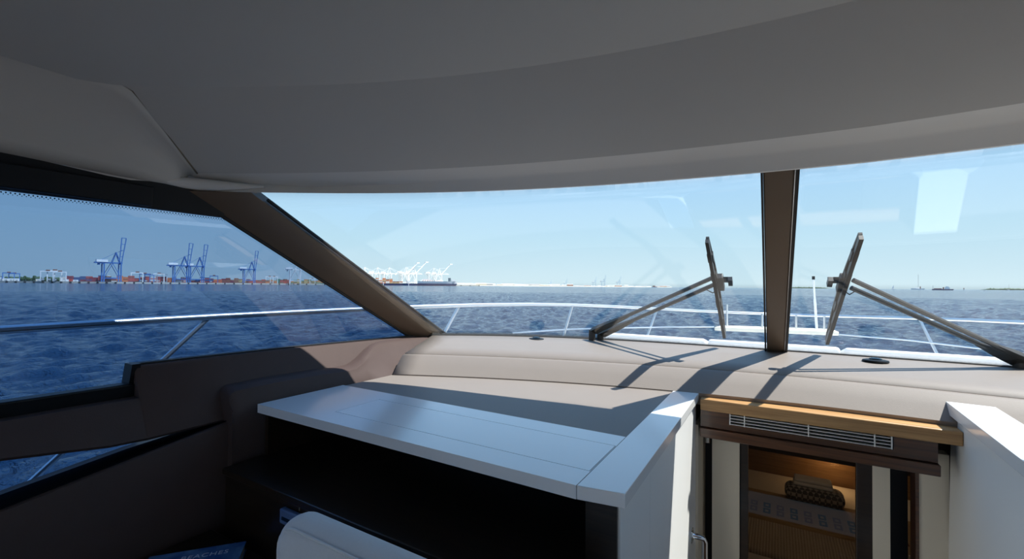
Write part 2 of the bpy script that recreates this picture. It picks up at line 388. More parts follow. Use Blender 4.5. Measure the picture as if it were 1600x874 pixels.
    # cabin side below the glass, outside
    gw = sroot('window_1' if sgn == 1 else 'window_4', 'tinted %s side window over the leather sill' % ('port' if sgn == 1 else 'starboard'), 'window', (fx(-2.1), 0, 1.1))
    side_poly([(-3, .99), (.75, .99), (.75, 1.06), (2.20, 1.04), (2.24, 1.10), (.86, 1.80), (-3, 1.80)], -.034, -.028, sgn).build('pane', 'side_glass', gw)
    gl = sroot('window_5' if sgn == 1 else 'window_6', 'narrow wedge of %s window glass below the leather lining' % ('port' if sgn == 1 else 'starboard'), 'window', (fx(-2.1), 0, .7))
    side_poly([(-3, .3), (.75, .78), (.75, .87), (-3, 1.0)], -.034, -.028, sgn).build('pane', 'side_glass', gl)
    # A-pillar trim between side window and windshield
    pil = [atx(640, 525, -2.081), np.array([-1.99, 2.42, 1.106]), np.array([-1.845, 1.005, 1.822]), np.array([-1.945, .80, 1.81])]
    bb, bt = aty(690, 522, 2.40), atz(392, 301, 1.822)
    pil[1] = bb; pil[2] = bt
    low = pil[0]-pil[3]; low = low/np.linalg.norm(low)
    e0 = [pil[3]+low*.012, pil[0]+low*.06]; e1 = [pil[2]+low*.0, pil[1]+low*.06]
    prof = []
    for q0, q1 in zip(e0, e1):
        d = q1-q0; mid = (q0+q1)/2
        inw = np.array([.75, -.45, -.2]); inw = inw/np.linalg.norm(inw)
        outv = np.array([-.45, .55, .45]); outv = outv/np.linalg.norm(outv)
        prof.append([q0, q0*.8+q1*.2+inw*.008, mid+inw*.014, q0*.2+q1*.8+inw*.012, q1, q1+outv*.05, q0+outv*.05])
    prof = [[np.array([fx(p[0]), p[1], p[2]]) for p in r] for r in prof]
    tp = MB().loft(prof).build('trim_2' if sgn == 1 else 'trim_3', 'pillar_vinyl', smooth=True)
    struct(tp, 'raked brown windshield corner pillar beside the %s side window' % ('port' if sgn == 1 else 'starboard'), 'pillar')
    MB().tube([np.array([fx(p[0]), p[1], p[2]]) for p in (e0[0]+np.array([-.006, 0, -.004]), e0[1]+np.array([-.006, 0, -.004]))], .009, 8).build('edge_gasket', 'black_rubber', tp)
    MB().tube([np.array([fx(p[0]), p[1], p[2]]) for p in (e1[0]+low*.06+np.array([.0, .02, .01]), e1[1]+np.array([.0, .02, .01]))], .008, 8).build('edge_gasket', 'black_rubber', tp)

# --- windshield
UB, UH = 2.30, 2.21
def ws(u, t):
    xb, xh = X0+UB*u, X0+UH*u
    return (1-t)*np.array([xb, Yb(xb), zb(xb)]) + t*np.array([xh, Yg(xh)+.015, zg(xh)+.02])
def ws_n(u, t):
    P = ws(u, t); n_ = np.cross(ws(u+1e-3, t)-P, ws(u, t+1e-3)-P); n_ /= np.linalg.norm(n_)
    return n_ if n_[1] > 0 else -n_
def pix_ws(x, y, off=0.):
    u, t = -.2, .5
    g = lambda u, t: proj(ws(u, t)+ws_n(u, t)*off)
    for _ in range(25):
        r = g(u, t)-np.array([x, y]); J = np.stack([(g(u+1e-4, t)-g(u, t))/1e-4, (g(u, t+1e-4)-g(u, t))/1e-4], 1)
        d = np.linalg.solve(J, -r); u += d[0]; t += d[1]
    return ws(u, t)+ws_n(u, t)*off
um = -X0/UB
for nm, u0, u1, lb in (('window_2', -1.0, um, 'port windshield pane between raked corner pillar and centre mullion'), ('window_3', um, 1.0, 'starboard windshield pane beyond the centre mullion')):
    r = sroot(nm, lb, 'windshield', ws((u0+u1)/2, 0))
    us = np.linspace(u0, u1, 28)
    MB().grid([[ws(u, t) + ws_n(u, t)*.004 for u in us] for t in np.linspace(-.02, 1.0, 12)]).build('pane', 'windshield_glass', r, solid=.008, off=0, smooth=True)
    MB().tube([ws(u, 0)+np.array([0, -.008, .002]) for u in us], .0075, 8).build('base_gasket', 'black_rubber', r)
ml = MB().hexa([(-.055, 2.935, 1.085), (.030, 2.950, 1.085), (.045, 3.02, 1.11), (-.04, 3.01, 1.11),
                (-.050, 1.975, 1.91), (.056, 1.985, 1.91), (.062, 2.05, 1.94), (-.045, 2.05, 1.94)]).build('trim_1', 'pillar_vinyl', bevel=.006)
struct(ml, 'upright dark brown mullion between the two windshield panes', 'mullion')
MB().bar((.040, 2.955, 1.085), (.066, 1.99, 1.91), .012, .02).build('edge_gasket', 'black_rubber', ml)
MB().bar((-.060, 2.94, 1.085), (-.054, 1.98, 1.91), .008, .02).build('edge_gasket', 'black_rubber', ml)

# --- sole, aft bulkhead
fl = MB().box((-2.2, -3.1, -.06), (2.7, 1.1, 0)).build('floor', 'carpet'); struct(fl, 'dark carpeted saloon sole', 'floor')
MB().box((-.5, 1.1, -.66), (.7, 5.6, -.6)).build('passage_sole', 'carpet', fl)
MB().box((-.32, 1.1, -.6), (.56, 1.36, -.22)).build('step', 'walnut', fl)
MB().box((-.32, 1.36, -.6), (.56, 1.62, -.42)).build('step', 'walnut', fl)
bw = sroot('wall_back', 'cream aft bulkhead of the saloon with open glazed sliding door', 'wall', (.25, -3.05, 0))
MB().box((-2.2, -3.1, 0), (-1.75, -3.0, 2.15)).build('bulkhead_panel', 'cream_panel', bw)
MB().box((2.25, -3.1, 0), (2.7, -3.0, 2.15)).build('bulkhead_panel', 'cream_panel', bw)
MB().box((-1.75, -3.1, 2.02), (2.25, -3.0, 2.2)).build('lintel', 'walnut', bw)
MB().box((-2.3, -6.6, -.1), (2.8, -3.1, -.04)).build('cockpit_bounce_sole', 'teak', bw)  # cockpit out of view, added to bounce warm sunlight into the saloon
MB().box((-2.3, -6.6, -.04), (2.8, -5.9, .45)).build('cockpit_bounce_seat', 'sunpad_vinyl', bw)
MB().box((-2.3, -6.75, -.04), (2.8, -6.6, .95)).build('bounce_transom', 'gelcoat', bw)  # seat and transom added too, as white reflectors facing forward
MB().box((-1.80, -3.16, 0), (-.9, -3.12, 2.0)).build('sliding_pane', 'side_glass', bw)

# ================================================================== DASHBOARD
da = thing('dashboard', 'taupe vinyl dashboard stretching below the windshield', 'dashboard', (X0, 2.25, .95))
r0 = [(x, Yb(x)+.02, zb(x)-.006) for x in span(-2.02, 41)]
r1 = [(x, Yk(x)+.012, 1.0425) for x in span(-1.86, 41)]
r2 = [(x, Yk(x)-.006, 1.034) for x in span(-1.862, 41)]
r3 = [(x, Yd(x), .952) for x in span(-1.835, 41)]
r4 = [(x, Yd(x)+.01, .90) for x in span(-1.835, 41)]
MB().grid([r0, lerp(r0, r1, .35), lerp(r0, r1, .7), r1]).build('top_pad', 'dash_vinyl', da, smooth=True, solid=.01)
MB().grid([r1, lerp(r1, r2, .5), r2, lerp(r2, r3, .5), r3, r4]).build('front_face', 'dash_vinyl', da, smooth=True, solid=.008)
sh = [(-1.84, 1.455), (-.43, 1.465), (-.43, Yd(-.43)+.03)] + [(x, Yd(x)+.03) for x in np.linspace(-.6, -1.84, 14)]
MB().prism([(x, y, .93) for x, y in sh], (0, 0, .0185)).build('lower_shelf', 'dash_vinyl', da)
sh = [(.66, 1.5), (mir(-1.84), 1.5)] + [(x, Yd(x)+.03) for x in np.linspace(mir(-1.84), .66, 14)]
MB().prism([(x, y, .93) for x, y in sh], (0, 0, .02)).build('lower_shelf', 'dash_vinyl', da)
MB().box((.68, 1.5, 0), (2.09, 1.52, .93)).build('helm_front', 'brown_leather', da)
for px, py, lb in ((838, 531.5, 'small round black sensor puck on dashboard below open port pane'), (1368, 566, 'small round black sensor puck on dashboard starboard of the mullion')):
    z = 1.084; P = atz(px, py, z)
    t = thing('sensor_puck', lb, 'sensor', (P[0], P[1], z), 'dashboard sensor pucks')
    MB().lathe([(.001, 0), (.052, 0), (.055, .004), (.052, .010), (.040, .013), (.001, .013)], (P[0], P[1], z), sx=1., sy=.8).build('bezel', 'black_trim', t, smooth=True)
    MB().lathe([(.001, .011), (.028, .011), (.026, .018), (.012, .022), (.001, .023)], (P[0], P[1], z), sx=1., sy=.8).build('lens', 'screen', t, smooth=True)

# ================================================================== SIDEBOARD
sb = thing('sideboard', 'white topped sideboard with dark open niche beside the companionway', 'cabinet', (-1.1, 1.2, 0))
zt, zu = .953, .918
hx0, hx1, hy0, hy1 = -1.48, -.436, 1.143, 1.362
g = .0025
ct = MB()
ct.box((-1.842, 1.042, zu), (hx0-g, 1.462, zt)); ct.box((hx0-g, 1.042, zu), (-.432, hy0-g, zt)); ct.box((hx0-g, hy1+g, zu), (-.432, 1.462, zt)); ct.box((hx0-g, hy0-g, zu), (hx1+g, hy1+g, zt-.012)); ct.box((hx1+g, hy0-g, zu), (-.432, hy1+g, zt))
ct.build('countertop', 'white_lacquer', sb)
MB().box((hx0, hy0, zt-.012), (hx1, hy1, zt)).build('hatch_lid', 'white_lacquer', sb)
MB().hexa([(-.4305, 1.042, zu), (-.314, 1.060, zu), (-.318, 2.262, zu), (-.4305, 2.262, zu), (-.4305, 1.042, zt), (-.314, 1.060, zt), (-.318, 2.262, zt), (-.4305, 2.262, zt)]).build('countertop_return', 'white_lacquer', sb, bevel=.0015)
ys = atx(1016, 760, -.333)[1]
MB().box((-.36, 1.085, -.6), (-.333, ys-.001, zu)).build('end_panel', 'white_panel', sb)
MB().box((-.36, ys+.001, -.6), (-.333, 2.26, zu)).build('end_panel', 'white_panel', sb)
MB().box((-.42, 1.075, .0), (-.338, 1.10, zu)).build('corner_post', 'dark_wood', sb)
MB().box((-1.842, 1.075, .735), (-1.82, 1.44, zu)).build('side_panel', 'dark_wood', sb)
MB().box((-1.842, 1.42, .735), (-.36, 1.445, zu)).build('niche_back', 'dark_wood', sb)
MB().box((-1.842, .908, .712), (-.42, 1.445, .737)).build('lower_top', 'dark_wood', sb, bevel=.003)
for i in range(3):
    xa = -1.842 + i*.474
    MB().box((xa+.002, .92, .06), (xa+.472, .938, .708)).build('door', 'dark_wood', sb, bevel=.003)
MB().box((-1.842, .938, 0), (-.42, 1.445, .712)).build('carcass', 'dark_wood', sb)
P, Q = aty(440, 793, .905), aty(500, 845, .905)
dp = thing('display_panel', 'small dark screen in a blue frame on the sideboard front behind the chair', 'display', (P[0], .915, Q[2]))
MB().box((P[0], .896, Q[2]), (P[0]+.17, .918, P[2])).build('frame', 'screen_frame', dp, bevel=.006)
MB().box((P[0]+.018, .893, Q[2]+.018), (P[0]+.152, .8965, P[2]-.022)).build('screen', 'screen', dp)

# ================================================================== COMPANIONWAY
cw = thing('companionway_wall', 'white divider with thick flat cap dropping down beside the companionway', 'partition', (.62, 1.4, -.6))
MB().hexa([(.556, -.6, .89), (.690, -.6, .89), (.690, 2.36, .975), (.556, 2.36, .975), (.556, -.6, .93), (.690, -.6, .93), (.690, 2.36, 1.018), (.556, 2.36, 1.018)]).build('cap', 'white_lacquer', cw, bevel=.002)
MB().hexa([(.572, -.6, -.6), (.68, -.6, -.6), (.68, 2.46, -.6), (.572, 2.46, -.6), (.572, -.6, .895), (.68, -.6, .895), (.68, 2.34, .98), (.572, 2.34, .98)]).build('panel', 'white_panel', cw)
tk = MB().box((-.306, 2.205, .886), (.571, 2.30, .938)).build('teak_rail', 'teak', bevel=.004); tag(tk, 'golden teak fiddle rail over the companionway louvre', 'rail')
hb = thing('vent_header', 'glossy dark wood header box with slatted metal air grille under the teak rail', 'header', (.1, 2.3, .76))
hl = MB()
hl.box((-.31, 2.245, .802), (-.19, 2.40, .886)); hl.box((.385, 2.245, .802), (.512, 2.40, .886)); hl.box((-.19, 2.245, .802), (.385, 2.40, .826)); hl.box((-.19, 2.30, .826), (.385, 2.40, .886))
hl.build('fascia', 'walnut', hb)
MB().box((-.31, 2.225, .757), (.516, 2.40, .799)).build('lower_rail', 'walnut', hb, bevel=.003)
MB().box((-.19, 2.292, .826), (.385, 2.302, .886)).build('grille_back', 'black_trim', hb)
for i in range(5):
    z = .830 + i*.0132
    MB().box((-.186, 2.244, z-.0014), (.381, 2.262, z+.0014)).build('grille_slat', 'satin_aluminium', hb)
for x in (-.186, -.128, .11, .327, .379):
    MB().box((x-.0022, 2.241, .828), (x+.0022, 2.246, .886)).build('grille_post', 'satin_aluminium', hb)
bk = sroot('wall_front', 'cream bulkhead panels framing the forward cabin door', 'wall', (.1, 2.45, -.6))
def slab(x0, x1, y0, y1, nm, m_, par, z0=-.6, z1=.80, bevel=0.): return MB().box((x0, y0, z0), (x1, y1, z1)).build(nm, m_, par, bevel=bevel)
slab(-.278, -.158, 2.40, 2.46, 'cream_panel', 'cream_panel', bk)
slab(.345, .403, 2.42, 2.46, 'cream_panel', 'cream_panel', bk)
slab(.485, .575, 2.38, 2.46, 'cream_panel', 'cream_panel', bk)
slab(.474, .485, 2.375, 2.46, 'edge_trim', 'walnut', bk)
slab(-.333, -.278, 2.50, 2.54, 'dark_gap_fill', 'black_trim', bk)  # darkness of the open gap put into the colour of a black slab
slab(.403, .474, 2.50, 2.54, 'dark_gap_fill', 'black_trim', bk)  # same black slab for the dark opening on the other side
slab(-.34, -.322, 2.26, 2.54, 'jamb', 'cream_panel', bk)
slab(-.45, .75, 2.44, 2.47, 'upper_bulkhead', 'dark_wood', bk, z0=.77, z1=1.0)
slab(-2.1, -.36, 2.46, 2.48, 'outer_bulkhead', 'dark_wood', bk, z1=1.0)
slab(.575, 2.5, 2.46, 2.48, 'outer_bulkhead', 'dark_wood', bk, z1=1.0)
dr = sroot('door_1', 'dark framed glazed door into the forward cabin', 'door', (.09, 2.44, -.6))
dm = MB(); slab(-.158, -.122, 2.42, 2.45, 'stile', 'dark_wood', dr, z1=.765, bevel=.002); slab(.290, .345, 2.42, 2.45, 'stile', 'dark_wood', dr, z1=.765, bevel=.002)
slab(-.122, .290, 2.42, 2.45, 'bottom_rail', 'dark_wood', dr, z1=-.5)
slab(-.122, .290, 2.433, 2.437, 'pane', 'door_glass', dr, z0=-.5, z1=.765)
hd = slab(.293, .318, 2.405, 2.42, 'latch_plate', 'chrome', dr, z0=.19, z1=.265, bevel=.003)
MB().tube([(.306, 2.405, .245), (.306, 2.372, .245), (.298, 2.366, .245), (.235, 2.366, .243)], .0075, 8).build('handle', 'chrome', hd, smooth=True)
MB().tube([(.306, 2.405, .21), (.306, 2.385, .21)], .008, 8).build('thumb_turn', 'chrome', hd)
slab(.296, .322, 2.408, 2.42, 'hinge', 'chrome', dr, z0=.705, z1=.745, bevel=.004)
slab(-.318, -.295, 2.45, 2.47, 'hinge', 'chrome', bk, z0=.66, z1=.72, bevel=.004)
gr = thing('grab_rail', 'chrome grab rail on the white panel at the companionway foot', 'handrail', (-.31, 2.2, -.4))
G = aty(1100, 842, 2.16)
MB().tube([(-.333, 2.14, G[2]+.01), (-.300, 2.14, G[2]+.01), (-.285, 2.15, G[2]+.004), (-.279, 2.155, G[2]-.012), (-.279, 2.155, -.35), (-.285, 2.155, -.38), (-.333, 2.155, -.38)], .0125, 10).build('rail', 'chrome', gr, smooth=True)
MB().box((-.336, 2.12, G[2]-.018), (-.326, 2.165, G[2]+.036)).build('bracket', 'chrome', gr, bevel=.004)

# --- forward cabin seen through the glass
cb = sroot('wall_cabin', 'oak panelled walls of the forward cabin behind the glazed door', 'wall', (.2, 4.2, -.6))
MB().box((-1.2, 2.55, -.6), (-1.15, 4.1, .74)).build('cabin_side', 'oak_panel', cb)
MB().box((1.65, 2.55, -.6), (1.7, 4.1, .74)).build('cabin_side', 'oak_panel', cb)
MB().box((-1.2, 4.1, -.6), (1.7, 4.14, .74)).build('headboard_panel', 'oak_panel', cb)
MB().box((-1.2, 2.48, .74), (1.7, 4.14, .76)).build('cabin_overhead', 'headliner', cb)
MB().box((-.6, 3.8, .24), (1.1, 4.1, .27)).build('cabin_locker', 'dark_wood', cb)
bd = thing('berth', 'double berth with ribbed cover seen through the cabin door glass', 'bed', (.2, 3.6, -.6))
MB().box((-.6, 2.6, -.6), (1.0, 4.08, -.22)).build('base', 'oak_panel', bd)
MB().box((-.6, 2.6, -.22), (1.0, 4.08, .0)).build('mattress', 'bed_sheet', bd, bevel=.05, seg=4)
MB().box((-.62, 2.78, -.04), (1.02, 3.25, .022)).build('ribbed_cover', 'ribbed_cover', bd, bevel=.02, seg=3)
th = thing('bed_throw', 'tan throw with black and brown block motifs folded across the berth', 'throw', (.2, 3.35, .02))
MB().box((-.63, 3.16, .0), (1.03, 3.60, .034)).build('cloth', 'throw_tan', th, bevel=.012)
for i in range(14):
    x = -.354 + i*.0735
    bl = MB()
    mt = 'throw_black' if i % 2 == 0 else 'throw_brown'
    for dy in (0, .085):
        y = 3.24+dy
        bl.box((x-.020, y, .0335), (x+.020, y+.016, .0365)); bl.box((x-.020, y+.05, .0335), (x+.020, y+.066, .0365))
        bl.box((x-.020, y+.016, .0335), (x-.009, y+.05, .0365)); bl.box((x+.009, y+.016, .0335), (x+.020, y+.05, .0365))
    bl.build('motif', mt, th)
bs = thing('checked_cushion', 'long checked bolster cushion on the berth behind the throw', 'cushion', (.2, 3.6, .03))
MB().box((.04, 3.50, .034), (.37, 3.66, .13)).build('cover', 'check_fabric', bs, bevel=.045, seg=4)
tw = thing('folded_towel', 'white folded towel lying on the checked bolster cushion', 'towel', (.22, 3.6, .13))
MB().box((.09, 3.55, .128), (.31, 3.66, .152)).build('lower_fold', 'pillow', tw, bevel=.010, seg=3)
MB().box((.095, 3.555, .152), (.305, 3.655, .174)).build('upper_fold', 'pillow', tw, bevel=.010, seg=3)
lp = thing('reading_light', 'small warm reading light on the cabin headboard', 'lamp', (.45, 4.06, .17))
MB().lathe([(.001, 0), (.03, 0), (.03, .05), (.024, .055), (.001, .055)], (.45, 4.06, .17)).build('shade', 'chrome', lp, smooth=True)
ld = bpy.data.lights.new('reading_bulb', 'POINT'); ld.energy = 1.2; ld.color = (1, .68, .34); ld.shadow_soft_size = .03
lo = bpy.data.objects.new('reading_bulb', ld); col.objects.link(lo); lo.parent = lp; lo.location = (-.1, -.10, .02)

cl = thing('cabin_fill_light', 'added fill lamp shaped as a small round downlight in the forward cabin overhead', 'lamp', (.1, 3.1, .738))  # fill lamp added to brighten the dim cabin
MB().lathe([(.001, -.004), (.03, -.004), (.034, 0), (.001, .001)], (.1, 3.1, .738)).build('bezel', 'chrome', cl, smooth=True)
ld2 = bpy.data.lights.new('cabin_fill_bulb', 'POINT'); ld2.energy = .8; ld2.color = (1, .82, .60); ld2.shadow_soft_size = .03
lo2 = bpy.data.objects.new('cabin_fill_bulb', ld2); col.objects.link(lo2); lo2.parent = cl; lo2.location = (0, 0, -.05)
# ================================================================== CHAIR, TABLE, BOOK
ch = thing('lounge_chair', 'white fabric lounge chair with rounded back facing away from the sideboard', 'chair', (-.68, .45, 0))
MB().box((-1.115, .665, .36), (-.26, .79, .848)).build('backrest', 'chair_fabric', ch, bevel=.058, seg=6)
def rrect(y, m_=.0):
    x0, x1, z0, z1, r = -1.115+m_, -.26-m_, .36+m_, .848-m_, .07
    pts = []
    for cx, cz, a0 in ((x1-r, z1-r, 0), (x0+r, z1-r, PI/2), (x0+r, z0+r, PI), (x1-r, z0+r, 1.5*PI)):
        pts += [(cx+r*math.cos(a0+k*PI/12), y, cz+r*math.sin(a0+k*PI/12)) for k in range(7)]
    return pts + pts[:1]
MB().tube(rrect(.682, .012), .0035, 6).build('seam_piping', 'chair_fabric', ch)
MB().box((-1.10, .08, .28), (-.275, .68, .44)).build('seat', 'chair_fabric', ch, bevel=.05, seg=4)
for x in (-1.06, -.32):
    for y in (.13, .72):
        MB().tube([(x, y, 0), (x, y, .37)], .018, 8).build('leg', 'chair_base', ch)
st_ = thing('side_table', 'low black side table against the leather cabin side', 'table', (-1.6, .55, 0))
MB().box((-1.88, .15, .47), (-1.26, .895, .50)).build('table_top', 'dark_wood', st_, bevel=.004)
for x in (-1.84, -1.30):
    for y in (.19, .86):
        MB().box((x-.02, y-.02, 0), (x+.02, y+.02, .47)).build('leg', 'dark_wood', st_)
zb_ = .532
b0, b1, b2 = atz(234, 870.5, zb_), atz(385, 846, zb_), atz(376, 880, zb_)
ux = (b1-b0); W = np.linalg.norm(ux); ux = ux/W; uy = np.array([ux[1], -ux[0], 0])
if np.dot(uy, b2-b1) < 0: uy = -uy
H = .26
bk_ = thing('book', 'large blue covered book titled BEACHES lying on the side table', 'book', (b0[0], b0[1], .5))
def bq(o0, o1, o2, o3, za, zc_): 
    q = [b0+ux*o0+uy*o1, b0+ux*o2+uy*o1, b0+ux*o2+uy*o3, b0+ux*o0+uy*o3]
    return MB().hexa([(p[0], p[1], za) for p in q]+[(p[0], p[1], zc_) for p in q])
bq(0, 0, W, H, .5, .503).build('back_cover', 'book_cover', bk_)
bq(.004, .004, W-.004, H-.004, .503, .529).build('pages', 'book_paper', bk_)
fc = bq(0, 0, W, H, .529, zb_).build('front_cover', 'book_cover', bk_)
fcv = bpy.data.curves.new('title_lettering', 'FONT'); fcv.body = 'BEACHES'; fcv.size = .031; fcv.extrude = .0002; fcv.align_x = 'CENTER'; fcv.space_character = 1.12
fto = bpy.data.objects.new('tmp_title', fcv); col.objects.link(fto)
Pc = b0 + ux*W*.60 + uy*.058; yv = -uy
M4 = Matrix(((ux[0], yv[0], 0, Pc[0]-bk_.location.x), (ux[1], yv[1], 0, Pc[1]-bk_.location.y), (0, 0, 1, zb_+.0003-.5), (0, 0, 0, 1)))
bpy.context.view_layer.update()
me = bpy.data.meshes.new_from_object(fto.evaluated_get(bpy.context.evaluated_depsgraph_get())); me.transform(M4)
me.materials.clear(); me.materials.append(MATS['letter_white'])
bpy.data.objects.remove(fto)
tt = bpy.data.objects.new('title_lettering', me); col.objects.link(tt); tt.parent = fc; tt['label'] = 'white BEACHES title lettering'

# ================================================================== WIPERS
def wiper(lb, blade_top, blade_bot, head, arm0, arm1, base_a, base_b, sgn):
    off = .045
    T, Bt = pix_ws(*blade_top, .03), pix_ws(*blade_bot, .03)
    Hd = pix_ws(*head, off)
    root = thing('windshield_wiper', lb, 'wiper', pix_ws(*base_a, .01), 'windshield wipers')
    nrm = ws_n(-.1, .4)
    n_ = 14; line = [T+(Bt-T)*i/n_ for i in range(n_+1)]
    bl = MB(); bl.loft([[p+nrm*(.012+.016*math.sin(PI*i/n_))+np.array([a*(.007+.008*math.sin(PI*i/n_)), 0, 0]) + nrm*b_*.006 for a, b_ in ((-1, -1), (1, -1), (1, 1), (-1, 1))] for i, p in enumerate(line)])
    bo = bl.build('blade_spine', 'wiper_black', root, smooth=True)
    MB().bar(T-nrm*.012, Bt-nrm*.012, .016, .026, up=nrm).build('rubber', 'wiper_black', bo)
    for f in (.16, .34, .62, .82):
        p = T+(Bt-T)*f; dd = (Bt-T)/np.linalg.norm(Bt-T)
        MB().bar(p-dd*.028+nrm*.004, p+dd*.028+nrm*.004, .027, .026, up=nrm).build('claw', 'wiper_black', bo)
    dv = (Bt-T)/np.linalg.norm(Bt-T)
    sd_ = np.array([1., 0, 0])*sgn
    hm = MB().bar(Hd-dv*.045, Hd+dv*.06, .042, .036, up=nrm)
    ho = hm.build('head', 'wiper_black', root, bevel=.004)
    MB().bar(Hd+nrm*.012, Hd+sd_*.06+nrm*.012, .03, .03).build('head_bracket', 'wiper_black', ho)
    MB().bar(Hd+sd_*.052-dv*.022, Hd+sd_*.052+dv*.022, .02, .026, up=nrm).build('head_bracket', 'wiper_black', ho)
    A0, A1 = pix_ws(*arm0[0], off), pix_ws(*arm0[1], off)
    B0, B1 = pix_ws(*arm1[0], off), pix_ws(*arm1[1], off)
    A0 = pix_ws(*base_a, .02); MB().tube([A0+(A1-A0)*.15, A1], .0115, 8).build('arm', 'wiper_arm', root, smooth=True)
    B0 = pix_ws(*base_b, .02); MB().tube([B0+(B1-B0)*.15, B1], .0115, 8).build('arm', 'wiper_arm', root, smooth=True)
    # shrouds over the pivots
    for s_, e_, e0_ in ((base_a, arm0[0], A1), (base_b, arm1[0], B1)):
        S = pix_ws(*s_, .02); Ee = pix_ws(*e_, off); d = (e0_-S); d = d/np.linalg.norm(d)
        Eo = S + d*np.linalg.norm(Ee-S)
        side_ = np.cross(d, nrm); side_ /= np.linalg.norm(side_)
        secs = []
        for f, w_, h_ in ((0, .020, .022), (.08, .026, .03), (.5, .022, .026), (1, .012, .012)):
            p = S+(Eo-S)*f
            secs.append([p+side_*a*w_*.9+nrm*b_*h_*.6 for a, b_ in ((-1, -1), (-1, .4), (-.5, 1), (.5, 1), (1, .4), (1, -1))])
        MB().loft(secs).build('pivot_shroud', 'wiper_black', root, smooth=True)
        MB().lathe([(.001, -.06), (.022, -.06), (.022, .01), (.001, .01)], S, k=14).build('pivot', 'wiper_black', root, smooth=True)
    # washer hose
    h0 = pix_ws(head[0]-sgn*22, head[1]+12, off); h1 = Hd + dv*.05
    md = (h0+h1)/2 + np.array([0, 0, -.025])
    MB().tube([h0, md, h1], .003, 6).build('washer_hose', 'black_rubber', root, smooth=True)
wiper('black pantograph wiper on the port windshield pane', (1105, 374), (1132, 524), (1124, 440), ((985, 492), (1114, 434)), ((1000, 505), (1118, 444)), (925, 518), (938, 523), 1)
wiper('black pantograph wiper on the starboard windshield pane', (1345, 368), (1292, 533), (1318, 441), ((1555, 535), (1333, 438)), ((1535, 528), (1330, 450)), (1612, 566), (1592, 565), -1)

# ================================================================== BOAT EXTERIOR
def beam(Y): return 2.78*(1-(max(Y, 0)/7.0)**2.3) if Y < 7 else 0
bh = thing('foredeck', 'white gelcoat foredeck and hull of the yacht beyond the windshield', 'boat deck', (X0, 4.5, SEA))
def deck_z(Y): return .30 + .035*max(Y, 0)
ysn = [-4, -2, 0, 1, 2, 3, 3.6, 4.2, 4.8, 5.4, 5.9, 6.3, 6.6, 6.8, 6.95]
def crw(y): return 1.78-.28*max(0, y-2.9)
MB().grid([[(X0+f*(beam(y)+.02), y, deck_z(y)+.02*(1-f*f)) for f in np.linspace(-1, 1, 13)] for y in ysn if y >= 4.8]).build('bow_deck', 'gelcoat', bh, smooth=True)
for s_ in (1, -1):
    MB().grid([[(X0+s_*(beam(y)+.02), y, deck_z(y)) for y in ysn], [(X0+s_*(beam(y)*.93+.01), y, -.5) for y in ysn], [(X0+s_*beam(y)*.8, y*.97, -1.5) for y in ysn]]).build('hull_side', 'gelcoat', bh, smooth=True)
    MB().grid([[(X0+s_*(beam(y)+.02), y, deck_z(y)) for y in ysn if y <= 4.9], [(X0+s_*(2.4 if y < 2.5 else crw(y)), y, deck_z(y)) for y in ysn if y <= 4.9]]).build('side_walkway', 'gelcoat', bh)
    MB().tube([(X0+s_*(beam(y)+.0), y, deck_z(y)+.02) for y in ysn], .025, 8).build('toe_rail', 'gelcoat', bh, smooth=True)
# coachroof sloping away forward of the windshield
def cr_z(Y): return 1.075 - .02*(Y-2.95) if Y < 3.05 else 1.073 - .175*(Y-3.05)
rws = []
for y in (2.97, 3.05, 3.3, 3.7, 4.2, 4.7, 5.2, 5.4):
    hw = crw(y); z = cr_z(y); zd = deck_z(y); k_ = max(0, 1-(y-2.97)/.6)
    if y > 5.3: z = zd+.01
    up_ = [(X0+f*hw, y-(2.9728-Yb(X0+f*hw))*k_, z-.05*f**4) for f in np.linspace(-1, 1, 21)]
    rws.append([(X0-hw-.1, up_[0][1], zd-.01)]+up_+[(X0+hw+.1, up_[-1][1], zd-.01)])
MB().grid(rws).build('coachroof', 'gelcoat', bh, smooth=True)
for i, (xa, xb, lb) in enumerate(((-1.15, -.405, 'white sunpad cushion ahead of the port wiper'), (-.395, .31, 'white sunpad cushion straight ahead of the mullion'), (.325, 1.03, 'white sunpad cushion ahead of the starboard wiper'))):
    t = thing('sunpad', lb, 'cushion', ((xa+xb)/2, 3.4, cr_z(3.4)), 'sunpad cushions on the foredeck')
    pts = []
    z0, z1 = cr_z(3.16), cr_z(4.7)
    hz = .060
    MB().hexa([(xa, 3.16, z0), (xb, 3.16, z0), (xb, 4.7, z1), (xa, 4.7, z1), (xa, 3.16, z0+hz), (xb, 3.16, z0+hz), (xb, 4.7, z1+hz), (xa, 4.7, z1+hz)]).build('cushion', 'sunpad_vinyl', t, bevel=.022, seg=4)
# bow rail traced round the deck edge
def on_rail(x, y, inset=.04):
    d = ray(x, y); ts = np.linspace(.5, 9, 6000)
    f = None
    for t_ in ts:
        P = EYE+d*t_; v = abs(P[0]-X0) - (beam(P[1])-inset)
        if v > 0 or P[1] > 6.9: return P
    return P
rl = thing('bow_rail', 'stainless steel bow rail running round the foredeck edge', 'railing', (X0, 5.5, .5))
px_rail = [(-60, 521), (0, 517), (110, 509), (220, 501), (330, 495), (440, 489), (550, 484), (640, 480), (740, 475.5), (830, 475), (900, 476), (960, 479), (1020, 483), (1090, 486.5), (1150, 489), (1195, 490.5)]
port = [on_rail(*p) for p in px_rail]
stb = [on_rail(*p) for p in ((1240, 493), (1330, 495), (1430, 497.5), (1520, 500.5), (1600, 503.5))]
e = stb[-1]; ext = [np.array([X0+beam(y)-.04, y, e[2] + (port[4][2]-e[2])*min(1, (e[1]-y)/3)]) for y in (e[1]-1, e[1]-2, e[1]-3.2, -1)]
